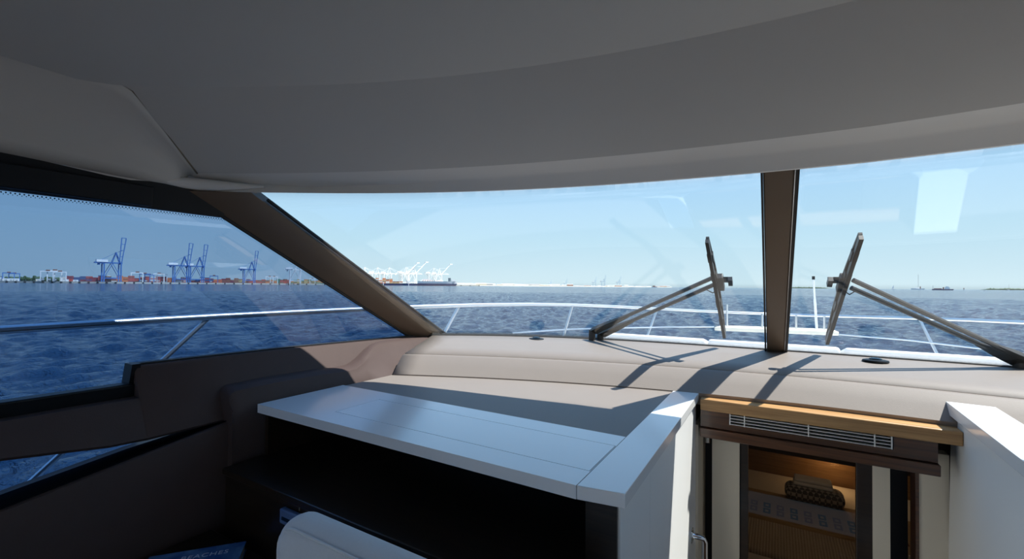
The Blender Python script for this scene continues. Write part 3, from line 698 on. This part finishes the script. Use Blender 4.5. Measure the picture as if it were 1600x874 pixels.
s0 = port[0]; aftp = [np.array([X0-beam(-1.5)+.04, -1.5, s0[2]])]
full = aftp+port+stb+ext
for _ in range(2):
    full = [full[0]]+[full[i-1]*.25+full[i]*.5+full[i+1]*.25 for i in range(1, len(full)-1)]+[full[-1]]
MB().tube(full, .0165, 12).build('top_rail', 'steel_rail', rl, smooth=True)
def post(top, bottom, r=.012):
    T_, B_2 = on_rail(*top), on_rail(*bottom); d = B_2-T_; k = (deck_z(B_2[1])+.01-T_[2])/d[2]
    MB().tube([T_, T_+d*k], r, 8).build('stanchion', 'steel_rail', rl, smooth=True)
for a, b_ in (((326, 497), (262, 556)), ((718, 477), (697, 516)), ((895, 476), (881, 524)), ((1027, 483), (1013, 521)), ((1436, 498), (1463, 551))):
    post(a, b_)
mid = [on_rail(*p) for p in ((800, 521), (880, 515.5), (950, 513), (1040, 511.5), (1115, 511))]
MB().tube(mid, .0085, 8).build('mid_rail', 'steel_rail', rl, smooth=True)
mid2 = [on_rail(*p) for p in ((1312, 523), (1420, 532), (1540, 546), (1600, 553))]
MB().tube(mid2, .0085, 8).build('mid_rail', 'steel_rail', rl, smooth=True)
# bow seat plank between the pulpit rails
Pa, Pb = on_rail(1116, 514, .3), on_rail(1311, 521, .25)
yy = 5.5; za = aty(1116, 512, yy)[2]; zz_ = aty(1311, 518, yy)[2]; xa, xb = aty(1116, 514, yy)[0], aty(1311, 521, yy)[0]
pk = thing('pulpit_bench', 'cream plank bench spanning the pulpit at the bow', 'bench', ((xa+xb)/2, yy, .5))
MB().hexa([(xa, yy, za-.035), (xb, yy, zz_-.045), (xb-.03, yy+.32, zz_-.045), (xa+.05, yy+.32, za-.035), (xa, yy, za+.005), (xb, yy, zz_-.003), (xb-.03, yy+.32, zz_-.003), (xa+.05, yy+.32, za+.005)]).build('plank', 'cream_plank', pk, bevel=.008)
for px_, pt_ in ((1136, 476), (1191, 490), (1244, 493), (1288, 494.5)):
    q0 = aty(px_, pt_, yy+.16); MB().tube([q0, (q0[0], q0[1], (za+zz_)/2-.03)], .011, 8).build('hanger', 'steel_rail', pk)
# staff and light on the bow
S0, S1 = aty(1276, 515, 5.75), aty(1271, 437, 5.75)
jk = thing('bow_staff', 'slim white staff with dark tip standing at the bow bench', 'staff', S0)
MB().tube([S0, S0*.4+S1*.6], .012, 8).build('staff', 'gelcoat', jk); MB().tube([S0*.4+S1*.6, S1], .009, 8).build('staff_top', 'gelcoat', jk)
MB().tube([S1, S1+np.array([0, 0, .035])], .014, 8).build('light', 'black_trim', jk)
# ================================================================== SEA
na = 520
rr = np.concatenate([[2.], np.geomspace(7, 170, 620), np.geomspace(176, 60000, 130)]); nr = len(rr)
aa = np.linspace(math.radians(-98), math.radians(32), na)      # bearing from the bow, + to starboard
aa[0], aa[1], aa[-2], aa[-1] = math.radians(-150), math.radians(-120), math.radians(60), math.radians(110)
Rg, Ag = np.meshgrid(rr, aa, indexing='ij')
Xg, Yg = Rg*np.sin(Ag), Rg*np.cos(Ag); Zg = np.zeros_like(Xg)
rs = np.random.RandomState(3)
cell = np.maximum(Rg*.0052, np.where(Rg > 172, Rg*.045, 0))
for k in range(34):
    lam = .5*1.05**k
    th_ = math.radians(205) + rs.normal(0, .7); amp = .0080*lam**.8
    kk = 2*PI/lam
    fade = np.clip(lam/(1.8*cell)-.5, 0, 1)
    ph = kk*(Xg*math.cos(th_)+Yg*math.sin(th_)) + rs.uniform(0, 6.28)
    Zg += amp*fade*np.sin(ph)
Zg = Zg + 4.*(Zg*Zg)
Zg[:, :3] = 0; Zg[:, -3:] = 0
verts = np.stack([Xg, Yg, Zg+SEA], -1).reshape(-1, 3)
ii, jj = np.meshgrid(np.arange(nr-1), np.arange(na-1), indexing='ij'); b0_ = (ii*na+jj).ravel()
faces = np.stack([b0_, b0_+na, b0_+na+1, b0_+1], 1)
me = bpy.data.meshes.new('sea'); me.vertices.add(len(verts)); me.vertices.foreach_set('co', verts.ravel())
me.loops.add(faces.size); me.loops.foreach_set('vertex_index', faces.ravel().astype(np.int32))
me.polygons.add(len(faces)); me.polygons.foreach_set('loop_start', np.arange(0, faces.size, 4, dtype=np.int32)); me.polygons.foreach_set('loop_total', np.full(len(faces), 4, np.int32))
me.polygons.foreach_set('use_smooth', np.ones(len(faces), bool)); me.update(calc_edges=True); me.validate()
me.materials.append(MATS['sea_water'])
sea = bpy.data.objects.new('sea', me); col.objects.link(sea)
tag(sea, 'choppy blue harbour water out to the horizon', 'water', kind='stuff')

# ================================================================== PORT ON THE HORIZON
def bear(x):   # unit horizontal vectors: away from the eye and to its right, for photo column x
    d = ray(x, 445); f = np.array([d[0], d[1], 0]); f /= np.linalg.norm(f); return f, np.array([f[1], -f[0], 0])
def ground(x, D, z):
    P = atd(x, 445, D); return np.array([P[0], P[1], z])
def qdepth(x): return float(np.interp(x, [-200, 0, 100, 187, 300, 397, 470, 540, 640, 760], [960, 985, 1010, 1060, 1240, 1440, 1560, 1660, 1800, 1950]))
QZ = SEA+4.2
qx = np.arange(-160, 761, 14.2)
qf = [ground(x, qdepth(x), 0) for x in qx]
secs = []
for x, p in zip(qx, qf):
    f, r = bear(x); secs.append([(p[0], p[1], SEA-3), (p[0], p[1], QZ), (p[0]+f[0]*420, p[1]+f[1]*420, QZ), (p[0]+f[0]*420, p[1]+f[1]*420, SEA-3)])
qy = thing('quay', 'long pale concrete container quay along the far waterline', 'quay', qf[20])
MB().loft(secs).build('deck', 'concrete', qy)
fm = None
for x, p in zip(qx, qf):
    f, r = bear(x)
    o = MB().box((p[0]-1.6, p[1]-1.6, SEA-.2), (p[0]+1.6, p[1]+1.6, QZ-.3)).build('fender', 'fender_black', qy)

def ship_crane(name, paint, mode):
    """gantry crane; local x across the view (boom side +x), y away; about 110 m to the raised boom tip"""
    root = thing(name, '', 'crane')
    def P(nm, mb, m_=paint, par=None): return mb.build(nm, m_, par or root)
    for x in (-20, 12):
        for y in (-9, 9):
            P('leg', MB().bar((x, y, 0), (x, y, 46), 2.2))
    for y in (-9, 9):
        P('sill_beam', MB().bar((-20, y, 9), (12, y, 9), 1.8, 2.4))
        P('brace', MB().bar((-20, y, 10), (-4, y, 45), 1.1)); P('brace', MB().bar((12, y, 10), (-4, y, 45), 1.1))
    for x in (-20, 12): P('portal_beam', MB().bar((x, -9, 44), (x, 9, 44), 2., 2.6))
    P('girder', MB().box((-36, -4, 45), (16, 4, 48)))
    P('machinery_house', MB().box((-33, -5, 48), (-12, 5, 54)), 'house_white')
    ap = (4, 0, 72)
    for y in (-5, 5):
        P('apex_frame', MB().bar((12, y, 47), (4, y*.5, 72), 1.5)); P('apex_frame', MB().bar((-4, y, 47), (4, y*.5, 72), 1.3))
    P('apex_beam', MB().bar((4, -3, 72), (4, 3, 72), 2.4))
    P('stay', MB().bar((4, 0, 72), (-30, 0, 49), .7))
    if mode == 'up':
        for y, dx in ((-4, -3.2), (4, 3.2)):
            P('boom', MB().bar((13+dx, y, 47), (19+dx*1.7, y, 110), 1.7))
        for f in (.25, .5, .75, 1.):
            P('boom_tie', MB().bar((13-3.2+f*(6-2.3), -4, 47+63*f), (13+3.2+f*(6+2.3), 4, 47+63*f), 1.3))
        P('stay', MB().bar((4, 0, 72), (16, 0, 78), .8))
    elif mode == 'level':
        P('boom', MB().box((14, -3, 45.2), (74, 3, 47.8)))
        P('stay', MB().bar((4, 0, 72), (42, 0, 48), .8)); P('stay', MB().bar((4, 0, 72), (70, 0, 48), .8))
        P('trolley', MB().box((30, -3, 42), (37, 3, 45)))
    else:
        P('boom', MB().bar((14, -2.5, 47), (56, -2.5, 92), 2.)); P('boom', MB().bar((14, 2.5, 47), (56, 2.5, 92), 2.))
        P('boom_tip', MB().box((52, -4, 90), (64, 4, 94)))
        P('stay', MB().bar((4, 0, 72), (38, 0, 74), .8))
    P('trolley_cab', MB().box((-30, -2.5, 41), (-26, 2.5, 45)))
    return root
def put(o, x, D, z, s, lb, cat=None, grp=None, flip=1, turn=0.):
    p = ground(x, D, z); f, r = bear(x)
    o.location = [float(c) for c in p]; a = math.atan2(r[1], r[0]) + turn
    o.rotation_euler = (0, 0, a + (PI if flip < 0 else 0)); o.scale = (s, s, s); o['label'] = lb
    if cat: o['category'] = cat
    if grp: o['group'] = grp
    return o
bc = ship_crane('blue_gantry_crane', 'blue_paint', 'up')
G1 = 'blue ship-to-shore cranes on the quay'
put(bc, 177, 1075, QZ, .98, 'blue gantry crane with raised boom standing alone on the quay', None, G1, turn=.25)
put(copy_tree(bc), 285, 1235, QZ, 1.0, 'blue gantry crane with raised boom, first of the pair standing together', None, G1, turn=.25)
put(copy_tree(bc), 309, 1275, QZ, 1.0, 'blue gantry crane with raised boom, second of the pair standing together', None, G1, turn=.25)
put(copy_tree(bc), 391, 1450, QZ, .96, 'farther blue gantry crane with raised boom near the raked pillar', None, G1, turn=.25)
wc = ship_crane('white_gantry_crane', 'white_paint', 'up')
G2 = 'white ship-to-shore cranes along the quay'
put(wc, 463, 1540, QZ, 1.02, 'tall white gantry crane seen through the side window beside the raked pillar', None, G2, turn=.1)
wl_ = ship_crane('white_gantry_crane', 'white_paint', 'level')
wr_ = ship_crane('white_gantry_crane', 'white_paint', 'angled')
lev = [555, 568, 588, 606, 634, 676]
for i, x in enumerate(lev):
    put(wl_ if i == 0 else copy_tree(wl_), x, 1770+32*i, QZ, .93+.016*i, 'white gantry crane with level boom in the far row beyond the raked pillar', None, G2, turn=.35)
for i, (x, s) in enumerate(((632, 1.0), (645, 1.06), (685, .98))):
    put(wr_ if i == 0 else copy_tree(wr_), x, 1965+32*i, QZ, s*1.06, 'white gantry crane with half-raised boom in the far row beyond the raked pillar', None, G2, turn=.35)
fc_ = ship_crane('far_gantry_crane', 'hazed_blue_paint', 'up')  # distance haze is put into the paint: paler blue than the near cranes
for i, (x, D, s) in enumerate(((860, 4700, .62), (884, 4700, .78), (929, 4700, .92), (943, 4600, 1.08), (967, 4700, .98))):
    put(fc_ if i == 0 else copy_tree(fc_), x, D, SEA+4, s, 'blue gantry crane with haze in its colour far off on the low shore beyond the port windshield', None, 'distant cranes on the low shore', turn=.2)
# yard straddle cranes
def yard_crane(name, paint):
    r = thing(name, '', 'crane')
    for x in (-11, 11):
        for y in (-5, 5): MB().bar((x, y, 0), (x, y, 22), 1.7).build('leg', paint, r)
        MB().bar((x, -7, 1), (x, 7, 1), 1.6, 2).build('sill', paint, r)
    for y in (-5, 5): MB().bar((-12, y, 22.5), (12, y, 22.5), 1.6, 2.2).build('girder', paint, r)
    MB().box((-3, -6, 23.5), (4, 6, 26)).build('trolley', 'c_brown', r)
    MB().box((-10, -7.5, 2), (-5, -6, 6)).build('power_pack', 'shed_grey', r)
    return r
yc = yard_crane('yard_crane', 'white_paint'); yb = yard_crane('yard_crane', 'blue_paint')
G3 = 'yard cranes among the containers'
for i, (x, D, s) in enumerate(((74, 1010, 1.), (85, 1020, 1.05), (93, 1015, .95), (214, 1150, 1.05), (248, 1200, 1.), (253, 1215, .95), (421, 1530, 1.0), (428, 1545, 1.0), (488, 1620, .8))):
    put(yc if i == 0 else copy_tree(yc), x, D, QZ, s, 'small white yard crane straddling the container stacks on the quay', None, G3)
for i, (x, D, s) in enumerate(((13, 1010, .8), (22, 1020, .75), (226, 1170, .95), (334, 1340, .9), (233, 1180, .85))):
    put(yb if i == 0 else copy_tree(yb), x, D, QZ, s, 'small blue yard crane straddling the container stacks on the quay', None, G3)

# containers
cmesh = {}
def container_mesh(m_):
    if m_ not in cmesh:
        mb = MB()
        mb.box((-6.1, -1.2, .12), (6.1, 1.2, 2.55))
        for x in (-6.05, 6.05):
            for y in (-1.17, 1.17): mb.box((x-.12, y-.1, 0), (x+.12, y+.1, 2.6))
        for y in (-1.22, 1.22):
            for k in range(9): mb.box((-5.4+k*1.3, y-.04, .3), (-4.9+k*1.3, y+.04, 2.4))
        o = mb.build('tmp', m_); cmesh[m_] = o.data; bpy.data.objects.remove(o)
    return cmesh[m_]
cname = {'c_maroon': 'maroon', 'c_red': 'red', 'c_orange': 'orange', 'c_navy': 'navy blue', 'c_white': 'off-white', 'c_tan': 'tan', 'c_brown': 'rust brown', 'c_green': 'green'}
zones = [(98, 104, ['c_white']), (104, 117, ['c_red', 'c_maroon']), (117, 134, ['c_navy', 'c_navy', 'c_maroon']), (134, 162, ['c_maroon', 'c_red', 'c_maroon', 'c_navy']), (162, 182, ['c_brown', 'c_maroon', 'c_white']),
         (182, 196, ['c_orange', 'c_orange', 'c_brown']), (196, 236, ['c_brown', 'c_maroon', 'c_red']), (236, 262, ['c_red', 'c_maroon', 'c_white']), (262, 273, ['c_orange', 'c_orange', 'c_red']), (273, 330, ['c_maroon', 'c_red', 'c_navy', 'c_white']),
         (330, 345, ['c_orange', 'c_red']), (345, 366, ['c_maroon', 'c_brown']), (366, 384, ['c_tan', 'c_brown']), (384, 412, ['c_red', 'c_brown']), (412, 432, ['c_orange', 'c_brown', 'c_tan']), (432, 440, ['c_green']), (440, 456, ['c_red', 'c_brown']), (456, 520, ['c_tan', 'c_tan', 'c_orange', 'c_green'])]
nc = 0; x = 99.
while x < 508:
    D = qdepth(x)+rs.uniform(28, 75); zn = [q for a, b_, q in zones if a <= x < b_]
    zn = zn[0] if zn else ['c_brown']
    hgt = rs.randint(4, 7)
    f, r = bear(x); p = ground(x, D, QZ); a = math.atan2(r[1], r[0]) + rs.normal(0, .01)
    for k in range(hgt):
        m_ = zn[rs.randint(len(zn))]
        o = bpy.data.objects.new('shipping_container', container_mesh(m_)); col.objects.link(o)
        o.location = (float(p[0]), float(p[1]), QZ+k*2.6); o.rotation_euler = (0, 0, a)
        pl = 'before the lone blue crane' if x < 150 else 'around the legs of the lone blue crane' if x < 200 else 'between the lone crane and the crane pair' if x < 262 else 'behind the pair of blue cranes' if x < 335 else 'between the crane pair and the farther blue crane' if x < 378 else 'behind the farther blue crane' if x < 412 else 'beside the tall white crane'
        tier = 'bottom' if k == 0 else 'top' if k == hgt-1 else 'middle'
        tag(o, '%s shipping container in %s tier %s' % (cname[m_], tier, pl), 'container', 'containers stacked on the container quay'); nc += 1
    x += 12.6*FPX/D*math.cos(math.atan((x-800)/FPX))**-1*.86 + rs.uniform(-.2, .5)

# trees, sheds behind the left end of the quay
def blob(c, s, k, seed, mb):
    q = np.random.RandomState(seed)
    for _ in range(k):
        o = q.normal(0, .42, 3)*np.array(s); o[2] = abs(o[2])*.9; rad = q.uniform(.35, .6)*min(s)
        rws = []
        for i in range(1, 6):
            th2 = PI*i/6
            rws.append([(c[0]+o[0]+rad*math.sin(th2)*math.cos(2*PI*j/8)*q.uniform(.85, 1.15), c[1]+o[1]+rad*math.sin(th2)*math.sin(2*PI*j/8)*q.uniform(.85, 1.15), c[2]+o[2]+rad*math.cos(th2)*q.uniform(.9, 1.1)) for j in range(8)])
        mb.loft(rws)
    return mb
trees = []
for i, x in enumerate(list(np.arange(-8, 112, 6.5)) + [24, 38, 44, 56]):
    D = qdepth(x)+ (330 if i % 2 else 250); s_ = rs.uniform(5.5, 9)
    p = ground(x, D, QZ)
    t = thing('tree', 'green leafy tree in the belt behind the quay sheds', 'tree', p, 'trees behind the quay')
    MB().tube([p, p+np.array([0, 0, s_*.9])], .45, 6).build('trunk', 'bark', t)
    blob((p[0], p[1], p[2]+s_*.75), (s_, s_, s_*.8), 9, 20+i, MB()).build('crown', 'foliage', t)
for i, (x, wd, h, dp_, m_) in enumerate(((-12, 16, 9, 20, 'shed'), (1, 10, 9, 20, 'shed'), (8, 9, 6, 18, 'shed'), (17, 12, 6, 18, 'shed'), (26, 8, 6, 18, 'shed'), (60, 9, 5, 16, 'sand'), (103, 9, 5, 14, 'shed'), (118, 9, 4, 12, 'shed'))):
    D = qdepth(x)+14; p = ground(x, D, QZ); f, r = bear(x)
    t = thing('quay_shed', 'low pale shed with shallow roof near the water on the quay', 'building', p, 'low sheds on the quay')
    q = [p-r*wd/2, p+r*wd/2, p+r*wd/2+f*dp_, p-r*wd/2+f*dp_]
    MB().hexa([tuple(v) for v in q]+[tuple(v+np.array([0, 0, h*.75])) for v in q]).build('walls', m_, t)
    e1_, e2_ = (q[0]+q[3])/2+np.array([0, 0, h]), (q[1]+q[2])/2+np.array([0, 0, h])
    up = np.array([0, 0, h*.75])
    MB().add([q[0]+up, q[1]+up, q[2]+up, q[3]+up, e1_, e2_], [(0, 1, 5, 4), (2, 3, 4, 5), (1, 2, 5), (3, 0, 4), (3, 2, 1, 0)]).build('roof', 'shed_grey', t)
    MB().box((0, 0, 0), (.1, .1, .1))
    dq = p - f*.1
    MB().hexa([dq-r*1.6, dq+r*1.6, dq+r*1.6+f*.3, dq-r*1.6+f*.3, dq-r*1.6+np.array([0, 0, h*.5]), dq+r*1.6+np.array([0, 0, h*.5]), dq+r*1.6+f*.3+np.array([0, 0, h*.5]), dq-r*1.6+f*.3+np.array([0, 0, h*.5])]).build('door', 'shed_grey', t)

# ships
def hull(mb, x0, x1, hw, z0, z1, bowx):
    secs = []
    for f in np.linspace(0, 1, 9):
        xx = x0+(x1-x0)*f; t_ = max(0, (f-.8)/.2); wv_ = hw*(1-t_**1.6*.95); rk = bowx*t_
        secs.append([(xx, -wv_*.85, z0), (xx, wv_*.85, z0), (xx+rk, wv_, z1), (xx+rk, -wv_, z1)])
    return mb.loft(secs)
cs = thing('car_carrier_ship', 'white and navy car carrier ship with dark funnel moored past the white cranes', 'ship')
hull(MB(), -80, 72, 15, -1, 9, 8).build('hull', 'hull_navy', cs)
hull(MB(), -80.3, 71.8, 15.2, -1, 1.2, 2).build('boot_stripe', 'hull_red', cs)
hull(MB(), -79, 74, 15, 9, 18, 5).build('superstructure', 'house_white', cs)
MB().prism([(-70, -12, 18), (-20, -12, 18), (-26, -12, 26), (-58, -12, 27)], (0, 24, 0)).build('upper_deck', 'house_white', cs)
MB().box((-10, -9, 18), (20, 9, 22)).build('deck_house', 'house_white', cs)
MB().box((42, -4, 18), (52, 4, 32)).build('funnel', 'funnel', cs)
MB().box((56, -12, 18), (70, 12, 25)).build('bridge', 'house_white', cs)
for k in range(7): MB().box((-60+k*9, -15.4, 20), (-57+k*9, -11.9, 21.5)).build('lifeboat', 'c_orange', cs)
put(cs, 684, 1760, SEA, .98, cs['label'], flip=1, turn=.1)
ks = thing('container_ship', 'dark hulled container ship loaded with orange containers at the far white cranes', 'ship')
hull(MB(), -90, 100, 14, -1, 8, 10).build('hull', 'hull_navy', ks)
hull(MB(), -90.3, 99.7, 14.2, 6.5, 8.3, 10).build('sheer_strake', 'hull_red', ks)
for k in range(9):
    for j in range(rs.randint(3, 6) if k < 6 else 2):
        o = bpy.data.objects.new('deck_container', container_mesh(['c_orange', 'c_tan', 'c_brown', 'c_white', 'c_orange'][rs.randint(5)])); col.objects.link(o); o.parent = ks
        o.location = (-70+k*13.2, -12, 8.3+j*2.6*1.6); o.scale = (1, 1, 1.6)
MB().box((60, -11, 8), (72, 11, 20)).build('deck_house', 'house_white', ks)
MB().tube([(84, 0, 8), (84, 0, 26)], .8, 6).build('mast', 'white_paint', ks)
put(ks, 612, 1640, SEA, .92, ks['label'], turn=.1)
for i, x in enumerate((599, 638.5)):
    p = ground(x, 1450, SEA-2); t = thing('channel_marker', 'slim white channel marker post in front of the moored ships', 'marker', p, 'white channel markers')
    MB().tube([p, p+np.array([0, 0, 11.])], .9, 8).build('post', 'white_paint', t); MB().box(tuple(p+np.array([-1.6, -1.6, 10.5])), tuple(p+np.array([1.6, 1.6, 12.5]))).build('board', 'white_paint', t)

# low shore beyond the port pane
lx = np.arange(700, 1075, 25)
secs = []
for x in lx:
    p = ground(x, 4500, 0); f, r = bear(x); hh = 4.5 if x < 960 else 4.5-3.5*(x-960)/115
    secs.append([(p[0], p[1], SEA-2), (p[0]+f[0]*12, p[1]+f[1]*12, SEA+hh), (p[0]+f[0]*700, p[1]+f[1]*700, SEA+hh+2), (p[0]+f[0]*700, p[1]+f[1]*700, SEA-2)])
lsh = MB().loft(secs).build('low_shore', 'sand'); tag(lsh, 'thin pale sandy shore with sheds on the horizon ahead', 'shore')
for i in range(34):
    x = 722 + i*9.8 + rs.uniform(-3, 3)
    if x > 1052: break
    wd = rs.uniform(40, 130) if x < 880 else rs.uniform(25, 80); h = rs.uniform(14, 24) if x < 900 else rs.uniform(6, 16); D = 4530+i%12*52
    p = ground(x, D, SEA+4); f, r = bear(x); m_ = rs.choice(['shed', 'shed', 'house_white', 'shed_grey', 'sand']) if x < 890 else rs.choice(['shed_grey', 'shed', 'c_brown'])
    t = thing('shore_warehouse', 'long low %s warehouse on the distant sandy shore' % ('grey' if m_ == 'shed_grey' else 'brown' if m_ == 'c_brown' else 'pale'), 'building', p, 'warehouses on the distant shore')
    q = [p-r*wd/2, p+r*wd/2, p+r*wd/2+f*40, p-r*wd/2+f*40]; up = np.array([0, 0, h*.8])
    MB().hexa([tuple(v) for v in q]+[tuple(v+up) for v in q]).build('walls', str(m_), t)
    e1_, e2_ = (q[0]+q[3])/2+np.array([0, 0, h]), (q[1]+q[2])/2+np.array([0, 0, h])
    MB().add([q[0]+up, q[1]+up, q[2]+up, q[3]+up, e1_, e2_], [(0, 1, 5, 4), (2, 3, 4, 5), (1, 2, 5), (3, 0, 4), (3, 2, 1, 0)]).build('roof', 'house_white', t)
# wooded islands to starboard
for k, (xa_, xb_, D, hm, lb) in enumerate(((1225, 1300, 7000, 26, 'faint low wooded island just starboard of the mullion'), (1530, 1680, 5200, 26, 'low wooded island behind the sailing boats to starboard'), (-30, 110, 1450, 16, 'dark wooded ridge behind the quay trees'))):
    secs = []
    for x in np.linspace(xa_, xb_, 60):
        p = ground(x, D, 0); f, r = bear(x); e_ = min(1, (x-xa_)/18, (xb_-x)/18); hh = max(.8, hm*e_*(.6+.4*rs.rand()))
        secs.append([(p[0], p[1], SEA-2), (p[0], p[1], SEA+hh*.6), (p[0]+f[0]*60, p[1]+f[1]*60, SEA+hh), (p[0]+f[0]*300, p[1]+f[1]*300, SEA-2)])
    o = MB().loft(secs).build('wooded_island', 'foliage'); tag(o, lb, 'island')

# boats on the water
def sailboat(lb, x, D, s, sail=True):
    t = thing('sailboat', lb, 'sailboat')
    hull(MB(), -5, 5, 1.5, -.2, 1.1, 1.).build('hull', 'house_white', t)
    MB().box((-2, -.8, 1.1), (1.5, .8, 1.7)).build('cabin', 'house_white', t)
    MB().tube([(.5, 0, 1), (.5, 0, 15)], .13, 6).build('mast', 'mast_grey', t); MB().tube([(.5, 0, 2.2), (-4.5, 0, 2.2)], .1, 6).build('boom', 'mast_grey', t)
    if sail: MB().prism([(.3, -.05, 2.4), (.3, -.05, 13.5), (-4.3, -.05, 2.4)], (0, .1, 0)).build('mainsail', 'sail', t)
    put(t, x, D, SEA, s, lb, grp='small boats on the water', turn=.5); return t
sailboat('small sailing boat with bare mast just past the port wiper head', 1151, 1900, .7, False)
sailboat('white sailing boat with bare mast nearest the wooded island', 1538, 950, .55, False)
sailboat('sailing boat with tall bare mast close under the wooded island', 1576, 1500, 1.5, False)
sailboat('faint sailing boat far out ahead of the tugboat', 1396, 2400, 1.7, True)
sailboat('bare masted boat close beside the navigation mark', 1434, 2300, 5.2, False)
tg = thing('tugboat', 'dark hulled working tug with white wheelhouse out to starboard', 'boat')
hull(MB(), -22, 20, 4.5, -.5, 3.2, 3).build('hull', 'hull_navy', tg); MB().box((4, -3.4, 3), (14, 3.4, 8)).build('wheelhouse', 'house_white', tg); MB().box((6, -2.6, 8), (12, 2.6, 10.5)).build('upper_bridge', 'house_white', tg)
MB().box((-18, -3, 3), (-2, 3, 5)).build('deck_cargo', 'c_maroon', tg); MB().tube([(-20, 0, 3), (-20, 0, 13)], .4, 6).build('mast', 'mast_grey', tg); MB().box((0, -1, 3), (2.5, 1, 8.5)).build('funnel', 'hull_red', tg)
put(tg, 1473, 1250, SEA, 1.0, tg['label'], turn=.1)
ob = thing('pilot_boat', 'small orange boat off the end of the sandy shore', 'boat')
hull(MB(), -12, 12, 3, -.5, 3, 2).build('hull', 'house_white', ob); MB().box((-7, -2.4, 3), (5, 2.4, 8)).build('cabin', 'buoy_orange', ob); MB().tube([(0, 0, 8), (0, 0, 13)], .3, 6).build('mast', 'mast_grey', ob)
put(ob, 1022, 2100, SEA, 1., ob['label'])
for x, D, h, lb in ((1438, 1700, 14, 'brown navigation mark with white base among the small boats'), (1506, 1900, 10, 'dark navigation mark beyond the tugboat')):
    p = ground(x, D, SEA-1); t = thing('navigation_mark', lb, 'marker', p, 'navigation marks')
    MB().tube([p, p+np.array([0, 0, 5.])], 2.2, 8).build('base', 'house_white', t); MB().tube([p+np.array([0, 0, 5.]), p+np.array([0, 0, float(h)])], [1.8, 1.2], 8).build('tower', 'c_brown', t)
